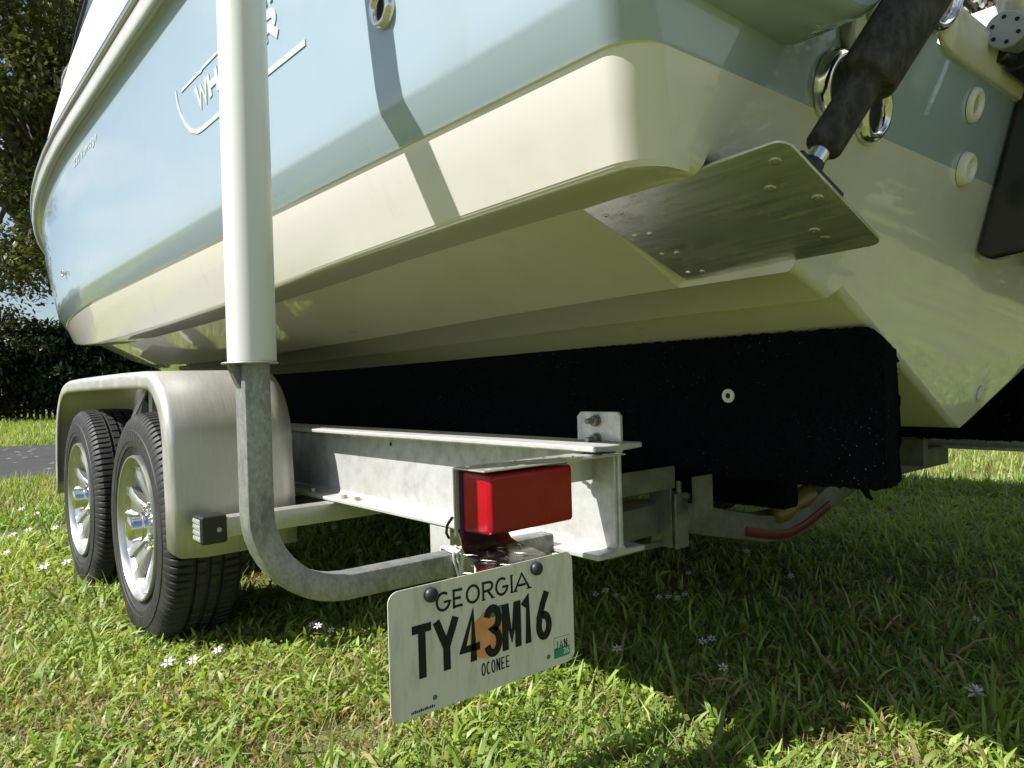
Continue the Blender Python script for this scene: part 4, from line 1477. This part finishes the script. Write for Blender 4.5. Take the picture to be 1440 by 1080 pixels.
BV, BF, BT = [], [], []
bcount = 0
def blades(x, y, length, width, lean, az, tint, segs=3, blunt=.55, base_z=0.0):
    """curved tapering blades, each a strip of quads"""
    global bcount
    n = len(x)
    d = np.stack([np.cos(az), np.sin(az)], 1)
    s_ = np.stack([-np.sin(az), np.cos(az)], 1)
    prof = {3: [.75, 1.0, .85, .12], 2: [.85, 1.0, .15], 1: [1.0, .25]}[segs]
    V = np.zeros((n, (segs + 1) * 2, 3))
    T = np.zeros((n, (segs + 1) * 2, 3))
    px, py, pz = np.array(x), np.array(y), np.zeros(n) + base_z
    ang = lean * .45
    step = length / segs
    tw = rng.normal(0, .35, n)
    for k in range(segs + 1):
        hw = width * prof[k] / 2
        for q, sg in ((0, -1), (1, 1)):
            V[:, 2 * k + q, 0] = px + sg * s_[:, 0] * hw
            V[:, 2 * k + q, 1] = py + sg * s_[:, 1] * hw
            V[:, 2 * k + q, 2] = pz + sg * hw * np.sin(tw)
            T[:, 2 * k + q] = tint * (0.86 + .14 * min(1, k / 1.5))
        if k < segs:
            px = px + d[:, 0] * np.sin(ang) * step
            py = py + d[:, 1] * np.sin(ang) * step
            pz = np.maximum(pz + np.cos(ang) * step, .002)
            ang = ang + lean * 1.1 / segs + .12
    base = bcount + np.arange(n)[:, None, None] * (segs + 1) * 2
    q = np.array([[2 * k, 2 * k + 1, 2 * k + 3, 2 * k + 2] for k in range(segs)])[None]
    BF.append((base + q).reshape(-1, 4))
    BV.append(V.reshape(-1, 3))
    BT.append(T.reshape(-1, 3))
    bcount += n * (segs + 1) * 2

def tints(n, x, y, dry=.12):
    """green to yellow green blades with some straw"""
    k = np.clip(value_noise(x, y, 2.2, 3) * .7 + rng.normal(.15, .22, n), 0, 1)[:, None]
    a, b = np.array([[.18, .31, .050]]), np.array([[.45, .55, .14]])
    c = a + (b - a) * k
    c *= rng.uniform(.75, 1.25, (n, 1))
    s_ = (rng.random(n) < dry * (.4 + 1.6 * (value_noise(x, y, 1.3, 9) > .55)))[:, None]
    straw = np.array([[.52, .43, .23]]) * rng.uniform(.6, 1.2, (n, 1))
    return np.where(s_, straw, c)

def bare(x, y):                                      # thin patches in the turf
    v_ = value_noise(x, y, 1.6, 21) * .65 + value_noise(x, y, 4.6, 22) * .35
    return v_
def tufts(n, r0, r1, per, L, W, segs, power=1.0, dry=.12, thin=.42, a0=-28, a1=112):
    x, y, r_ = scatter(n, r0, r1, a0, a1, power)
    ok = lawn_ok(x, y) & (bare(x, y) + rng.normal(0, .05, n) > thin * .9)
    x, y = x[ok], y[ok]
    n = len(x)
    X = np.repeat(x, per) + rng.normal(0, .008, n * per)
    Y = np.repeat(y, per) + rng.normal(0, .008, n * per)
    N = n * per
    hgt = .65 + .7 * np.repeat(value_noise(x, y, 3.1, 5), per)
    ln = np.clip(rng.lognormal(math.log(L), .38, N), L * .35, L * 2.1) * hgt
    wd = W * rng.uniform(.55, 1.25, N)
    lean = np.clip(rng.gamma(4.6, .27, N), .10, 2.0)
    az = np.repeat(rng.uniform(0, 2 * np.pi, n), per) + rng.normal(0, 1.3, N)
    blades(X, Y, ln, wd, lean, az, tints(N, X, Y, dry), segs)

tufts(9500, .75, 2.3, 4, .052, .0080, 3, dry=.09, thin=.48)
tufts(8000, .75, 2.3, 3, .034, .0085, 2, dry=.12, thin=.40)
tufts(6000, .75, 2.3, 4, .046, .0024, 2, dry=.22, thin=.34)
tufts(24000, .75, 2.3, 4, .022, .0040, 2, dry=.28, thin=.34)
tufts(36000, 2.3, 5.2, 3, .044, .0085, 2, dry=.10, thin=.28)
tufts(80000, 4.6, 13.5, 2, .052, .011, 1, dry=.10, a0=-12, a1=95, thin=.15)
tufts(42000, .75, 9.0, 2, .055, .011, 1, dry=.10, a0=112, a1=332, thin=.2)
tufts(60000, 11.0, 30.0, 1, .085, .020, 1, dry=.10, a0=-14, a1=30, thin=.1)
# broad light green clump close to the lens at the lower right, and a few others
for cx_, cy_, n_, L_ in ((1.50, .475, 26, .13), (1.58, .50, 22, .12), (1.66, .43, 24, .13), (1.47, .40, 20, .12), (1.40, .60, 14, .10), (1.25, .72, 16, .09), (1.15, .80, 14, .09), (.30, 1.25, 18, .09), (.55, 1.15, 16, .08), (.75, .98, 16, .09), (.22, 1.55, 16, .09), (.86, 1.45, 18, .10), (1.05, 1.30, 18, .10)):
    x = cx_ + rng.normal(0, .028, n_)
    y = cy_ + rng.normal(0, .028, n_)
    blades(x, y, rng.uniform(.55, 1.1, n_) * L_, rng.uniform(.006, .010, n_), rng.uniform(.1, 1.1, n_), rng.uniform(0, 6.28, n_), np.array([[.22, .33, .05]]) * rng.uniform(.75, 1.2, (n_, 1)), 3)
# thatch: flat straw and dead blades on the soil
x, y, _ = scatter(45000, .75, 3.2)
ok = lawn_ok(x, y); x, y = x[ok], y[ok]; n_ = len(x)
st_ = np.array([[.34, .26, .13]]) * rng.uniform(.35, 1.25, (n_, 1))
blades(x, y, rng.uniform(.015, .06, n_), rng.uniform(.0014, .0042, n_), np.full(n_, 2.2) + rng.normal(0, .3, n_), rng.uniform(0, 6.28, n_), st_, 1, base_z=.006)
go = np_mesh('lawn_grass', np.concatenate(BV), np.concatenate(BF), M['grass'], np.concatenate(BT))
tag(go, kind='stuff')
go['label'] = 'sunlit and shaded lawn grass under and around the trailer'

# small leaved ground cover among the grass
x, y, _ = scatter(60000, .75, 3.4)
sel = lawn_ok(x, y) & (value_noise(x, y, 2.4, 31) > .42)
x, y = x[sel], y[sel]
n_ = len(x)
def leaf_quads(x, y, z, size, tilt, tint, aspect=.6):
    n = len(x)
    az = rng.uniform(0, 2 * np.pi, n)
    d = np.stack([np.cos(az) * np.cos(tilt), np.sin(az) * np.cos(tilt), np.sin(tilt)], 1)
    s_ = np.stack([-np.sin(az), np.cos(az), rng.normal(0, .35, n)], 1)
    c = np.stack([x, y, z], 1)
    L, W = size[:, None], size[:, None] * aspect
    V = np.stack([c - d * L * .5, c - d * L * .05 + s_ * W * .5, c + d * L * .5, c - d * L * .05 - s_ * W * .5], 1)
    F = np.arange(4 * n).reshape(n, 4)
    return V.reshape(-1, 3), F, np.repeat(tint, 4, 0)
t_ = np.array([[.20, .30, .05]]) * rng.uniform(.6, 1.5, (n_, 1)) + np.array([[.06, .03, .01]]) * (rng.random((n_, 1)) < .25)
V, F, T = leaf_quads(x, y, rng.uniform(.008, .035, n_), rng.uniform(.008, .020, n_), rng.uniform(-.2, .7, n_), t_)
gc = np_mesh('ground_cover', V, F, M['grass'], T, smooth=False)
tag(gc, kind='stuff')
gc['label'] = 'tiny leaved ground cover creeping between the grass blades'

# ================================================================== FLOWERS
def flower(x, y, z, size, label, group, tilt=(0, 0), petals=6, double=False, lilac=0.0):
    base = (x, y, 0)
    root = empty('star_flower', base)
    tag(root, label, 'flower', group)
    nrm = Vector((-.45 + tilt[0], -.35 + tilt[1], 1)).normalized()
    c = Vector((x, y, z))
    q = nrm.orthogonal().normalized(); w_ = nrm.cross(q)
    def tint_mesh(name, mb, col):
        n = len(mb.v)
        o = np_mesh(name, np.array(mb.v), np.array([f for f in mb.f]), M['petal'], np.tile(np.array([col]), (n, 1)), root, base, smooth=False)
        return o
    for layer in range(2 if double else 1):
        mb = MB()
        for i in range(petals):
            a = 2 * math.pi * (i + .5 * layer) / petals + rng.normal(0, .1)
            d = q * math.cos(a) + w_ * math.sin(a)
            s_ = nrm.cross(d)
            up = .10 + .35 * layer
            L = 1.3 * size * (1 - .25 * layer) * rng.uniform(.9, 1.1)
            mb.add([c + d * L * .08, c + d * L * .55 + s_ * L * .19 + nrm * L * up, c + d * L + nrm * L * (up * .8), c + d * L * .55 - s_ * L * .19 + nrm * L * up], [(0, 1, 2, 3)])
        tint_mesh('petals', mb, (.86 - .10 * lilac, .83 - .17 * lilac, .87))
    mb = MB()
    for i in range(4):
        a = math.pi * i / 2
        d = q * math.cos(a) + w_ * math.sin(a)
        mb.add([c + nrm * .001, c + d * size * .10 + nrm * size * .12, c + nrm * size * .22, c - d.cross(nrm) * size * .06 + nrm * size * .1], [(0, 1, 2, 3)])
    tint_mesh('stamen', mb, (.62, .55, .25))
    mb = MB()
    b_ = Vector((x + rng.normal(0, .006), y + rng.normal(0, .006), 0))
    s_ = Vector((.0011, .0011, 0))
    mb.add([b_ - s_, b_ + s_, c + s_ * .7, c - s_ * .7], [(0, 1, 2, 3)])
    tint_mesh('stem', mb, (.10, .16, .04))
    return root
def ground_at(px, py, z):
    d = cx * (px - 720) - cy * (py - 540) - cz * 1040
    t = (z - .675) / d.z
    return d.x * t, d.y * t
FL = [  # where they grow, how big, and which they are
    (1372, 974, .045, .0160, 'large double lilac flower standing alone in shaded grass at the right', None, True, 1.0),
    (1017, 939, .045, .0098, 'white star flower nearest the front of the shaded lawn right of the plate', None, False, .1),
    (988, 902, .045, .0095, 'left one of two white star flowers side by side right of the plate', None, False, .1),
    (1001, 898, .045, .0090, 'right one of two white star flowers side by side right of the plate', None, False, .1),
    (868, 912, .045, .0105, 'white star flower just past the right edge of the licence plate', None, False, .1),
    (852, 831, .05, .0105, 'white star flower below the end of the frame beam, tallest of its cluster', None, False, .1),
    (838, 836, .05, .0085, ('small white flower just left of the tallest one below the beam end', 'A'), None, False, .1), (866, 837, .05, .0075, ('small white flower just right of the tallest one below the beam end', 'A'), None, False, .1), (877, 842, .045, .0080, ('faintest white flower at the right of the cluster below the beam end', 'A'), None, False, .1),
    (927, 840, .05, .0090, ('leftmost of four white flowers in a row on the dark lawn right of the plate', 'A'), None, False, .1), (940, 839, .05, .0090, ('second of four white flowers in a row on the dark lawn right of the plate', 'A'), None, False, .1), (953, 841, .05, .0085, ('third of four white flowers in a row on the dark lawn right of the plate', 'A'), None, False, .1), (962, 836, .05, .0080, ('rightmost of four white flowers in a row on the dark lawn right of the plate', 'A'), None, False, .1),
    (1112, 810, .05, .0100, ('lone white flower in the deep shade under the red reflector', 'A'), None, False, .2), (1050, 775, .05, .0110, ('lone white flower in the deep shade under the bend of the cross member', 'A'), None, False, .2), (968, 806, .05, .0090, ('lone white flower in the deep shade right of the frame beam end', 'A'), None, False, .2),
    (1373, 870, .05, .0085, 'small white bud and petals high in the shaded grass at far right', None, False, .2),
    (236, 932, .05, .0135, 'left of two pale flowers in front of the rear tyre', None, False, .5),
    (271, 929, .05, .0125, 'right of two pale flowers in front of the rear tyre', None, False, .5),
    (306, 914, .055, .0105, 'pale flower at the shade edge beside the rear tyre', None, False, .5),
    (62, 797, .05, .0185, 'pale flower on the sunlit grass left of the front tyre', None, False, .5),
    (94, 790, .05, .0150, 'pale flower against the foot of the front tyre', None, False, .5),
    (40, 745, .05, .0160, ('pale sunny lawn flower nearest the front tyre in the left edge patch', 'B'), None, False, .4), (18, 752, .05, .0150, ('pale sunny lawn flower in the lower row of the left edge patch', 'B'), None, False, .4), (78, 742, .05, .0150, ('pale sunny lawn flower touching the front tyre tread from the left', 'B'), None, False, .4), (8, 778, .05, .0150, ('pale sunny lawn flower closest to the lower left of the patch', 'B'), None, False, .4), (52, 722, .05, .0150, ('pale sunny lawn flower at the top right of the left edge patch', 'B'), None, False, .4), (30, 716, .05, .0160, ('pale sunny lawn flower at the top of the left edge patch', 'B'), None, False, .4),
    (447, 880, .055, .0100, ('middle of three white flowers in shade below the elbow of the guide post', 'C'), None, False, .3), (466, 886, .05, .0090, ('right of three white flowers in shade below the elbow of the guide post', 'C'), None, False, .3), (438, 878, .05, .0080, ('left of three white flowers in shade below the elbow of the guide post', 'C'), None, False, .3), (420, 800, .05, .0110, ('faint white flower inside the bend of the guide post', 'C'), None, False, .3), (560, 764, .05, .0110, ('left of two faint white flowers in shade above the guide post arm', 'C'), None, False, .3), (594, 768, .05, .0110, ('right of two faint white flowers in shade above the guide post arm', 'C'), None, False, .3), (470, 742, .05, .0130, ('faint white flower in shade just under the light bar', 'C'), None, False, .3), (505, 775, .05, .0100, ('faint white flower in shade between light bar and guide post arm', 'C'), None, False, .3),
]
GL = {'A': ('small white star flower in the shaded lawn right of the plate', 'white star flowers in the shaded lawn'),
      'B': ('small pale flower scattered in the sunny lawn beside the driveway', 'pale flowers in the sunny lawn'),
      'C': ('faint white flower in the shade under the trailer frame', 'white flowers under the trailer')}
for px, py, z, s_, lab, grp, dbl, lil in FL:
    x, y = ground_at(px, py, z)
    L_, G_ = (lab[0], GL[lab[1]][1]) if isinstance(lab, tuple) else (lab, None)
    flower(x, y, z, s_, L_, G_, double=dbl, lilac=lil)

# ================================================================== TREES, HEDGE, FENCE
def crown(name, clumps, per, size, cols, parent, base, aspect=.55):
    Vs, Fs, Ts = [], [], []
    o_ = 0
    for (cx_, cy_, cz_, r_) in clumps:
        n = int(per * (r_ / 1.0) ** 2) + 8
        u = rng.normal(0, 1, (n, 3))
        u /= np.linalg.norm(u, axis=1)[:, None]
        rad_ = r_ * rng.random(n) ** .45
        p = np.array([[cx_, cy_, cz_]]) + u * rad_[:, None] * np.array([[1, 1, .75]])
        k = rng.random((n, 1)) * .7 + rng.random() * .3
        c = np.array([cols[0]]) * (1 - k) + np.array([cols[1]]) * k
        V, F, T = leaf_quads(p[:, 0], p[:, 1], p[:, 2], rng.uniform(.6, 1.3, n) * size, rng.normal(-.2, .7, n), c, aspect)
        Vs.append(V); Fs.append(F + o_); Ts.append(T)
        o_ += len(V)
    return np_mesh(name, np.concatenate(Vs), np.concatenate(Fs), M['leaf'], np.concatenate(Ts), parent, base, smooth=False)

def tree(base, h_trunk, r_trunk, centre, radii, nclump, per, size, cols, label, hollow=.5, cmin=.55, cmax=1.15, seed=0, lean=(0, 0)):
    r_ = np.random.default_rng(seed)
    root = empty('tree', base)
    tag(root, label, 'tree')
    bx_, by_ = base[0], base[1]
    clumps = []
    while len(clumps) < nclump:
        u = r_.normal(0, 1, 3)
        u /= np.linalg.norm(u)
        d = (hollow + (1 - hollow) * r_.random())
        p = np.array(centre) + u * d * np.array(radii)
        if p[2] < centre[2] - radii[2] * .8:
            continue
        clumps.append((*p, r_.uniform(cmin, cmax)))
    crown('crown', clumps, per, size, cols, root, base)
    mb = MB()
    top = Vector((bx_ + lean[0], by_ + lean[1], h_trunk))
    mb.tube(smooth_path([(bx_, by_, -.1), (bx_ + lean[0] * .3, by_ + lean[1] * .3, h_trunk * .35), tuple(top), (centre[0], centre[1], centre[2] + radii[2] * .3)], 5), [r_trunk * (1.25 - 1.0 * i / 15) for i in range(16)], 12)
    obj('trunk', mb, M['bark'], root, smooth=60)
    mb = MB()
    for i, c in enumerate(clumps):
        if i % 2:
            continue
        t = r_.uniform(.0, .75)
        a = top.lerp(Vector((centre[0], centre[1], centre[2] + radii[2] * .2)), t)
        b = Vector(c[:3])
        m_ = a.lerp(b, .5) + Vector((r_.normal(0, .25), r_.normal(0, .25), .3))
        mb.tube(smooth_path([tuple(a), tuple(m_), tuple(b)], 4), [r_trunk * .38 * (1 - .1 * j) for j in range(9)], 6)
    obj('limbs', mb, M['bark'], root, smooth=60)
    return root
OAK = ((.050, .068, .018), (.15, .17, .05))
tree((4.6, 28.0, 0), 5.0, .45, (3.8, 27.5, 10.1), (6.6, 5.5, 8.1), 215, 210, .20, OAK, 'tall dark oak tree filling the upper left behind the bow', seed=5, hollow=.35, cmin=.8, cmax=1.6)
tree((17.5, 4.5, 0), 4.0, .26, (17.0, 4.4, 8.2), (4.2, 4.2, 4.4), 90, 260, .17, ((.02, .035, .010), (.06, .085, .022)), 'dark leafy tree glimpsed above the transom at the upper right', seed=8, hollow=.3)

def bush(c, radii, nclump, per, size, cols, label, seed, stems=5):
    r_ = np.random.default_rng(seed)
    root = empty('bush', (c[0], c[1], 0))
    tag(root, label, 'bush', 'bushes along the far fence' if c[1] > 20 else 'unseen shrubs added to darken the starboard side')
    clumps = []
    for _ in range(nclump):
        u = r_.normal(0, 1, 3)
        u /= np.linalg.norm(u)
        d = r_.random() ** .4
        p = np.array(c) + u * d * np.array(radii)
        if p[2] < .2:
            p[2] = r_.uniform(.15, .5)
        clumps.append((*p, r_.uniform(.38, .68)))
    crown('foliage', clumps, per, size, cols, root, (c[0], c[1], 0), .5)
    mb = MB()
    for i in range(stems):
        a = (c[0] + r_.normal(0, .15), c[1] + r_.normal(0, .15), -.05)
        b = (c[0] + r_.normal(0, radii[0] * .5), c[1] + r_.normal(0, radii[1] * .4), c[2] + radii[2] * .3)
        mb.tube(smooth_path([a, ((a[0] + b[0]) / 2 + .05, (a[1] + b[1]) / 2, b[2] * .55), b], 4), [.04 * (1 - .08 * j) for j in range(9)], 6)
    obj('stems', mb, M['bark'], root, smooth=60)
    return root
# unseen trees and shrubs added to darken the shade and the gelcoat reflections
tree((14.0, -4.0, 0), 3.2, .24, (13.6, -4.0, 6.2), (3.6, 3.6, 3.8), 70, 260, .18, ((.02, .035, .010), (.06, .085, .022)), 'unseen tree added to starboard to darken the shade', seed=18, hollow=.3)
tree((6.5, -13.0, 0), 3.6, .28, (6.5, -13.0, 7.0), (4.2, 4.0, 4.6), 80, 260, .19, ((.02, .035, .010), (.06, .085, .022)), 'unseen tree added far behind the stern to darken the shade', seed=28, hollow=.3)
DG = ((.012, .026, .010), (.045, .075, .026))
bush((2.2, 25.0, 1.6), (1.75, 1.0, 1.45), 90, 800, .15, ((.018, .034, .010), (.085, .080, .025)), 'bush with orange tinged young leaves at the far left edge', 41)
bush((4.6, 24.6, 1.45), (1.8, 1.0, 1.35), 90, 800, .19, DG, 'dark broad leaved bush beside the orange tinged one', 42)
bush((7.4, 24.8, 1.5), (2.1, 1.0, 1.4), 90, 800, .18, DG, 'dark bush half hidden behind the fender and bow', 43)
bush((-.9, 25.3, 1.5), (2.1, 1.0, 1.4), 80, 800, .18, DG, 'dark bush reflected in the bow, just outside the left edge', 44)
for i_, (x_, y_) in enumerate(((11.4, -6.2), (11.8, -2.6), (11.5, 1.2), (12.0, 5.0), (11.7, 8.6))):  # row added out of view, dark for the transom to mirror
    bush((x_, y_, 1.3), (1.2, 2.0, 1.2), 60, 420, .18, ((.012, .026, .010), (.045, .075, .026)), ['unseen shrub added to starboard, nearest the stern side', 'second unseen shrub added to starboard', 'middle unseen shrub added to starboard', 'fourth unseen shrub added to starboard', 'unseen shrub added to starboard, at the bow end'][i_], 60 + i_)
fr = empty('wooden_fence', (2.6, 26.4, 0))
tag(fr, 'dark wooden picket fence low behind the bushes', 'fence')
mb = MB()
for z_ in (.30, .95):
    mb.box((-2.6, 26.43, z_), (8.0, 26.47, z_ + .08))
obj('rail', mb, M['fence'], fr, smooth=0)
pk = None
for i in range(66):
    x_ = -2.5 + i * .16
    if pk is None:
        mb = MB()
        mb.prism([(-.055, 0), (.055, 0), (.055, 1.20), (0, 1.27), (-.055, 1.20)], lambda u, v, e: (x_ + u, 26.40 + .02 * e, v))
        pk = obj('picket', mb, M['fence'], fr, smooth=0, base=(x_, 26.4, 0))
    else:
        c_ = pk.copy()
        COL.objects.link(c_)
        c_.parent = fr
        c_.location = (x_ - 2.6, rng.normal(0, .004), rng.normal(0, .02) - .02)
        c_.rotation_euler = (0, rng.normal(0, .012), 0)
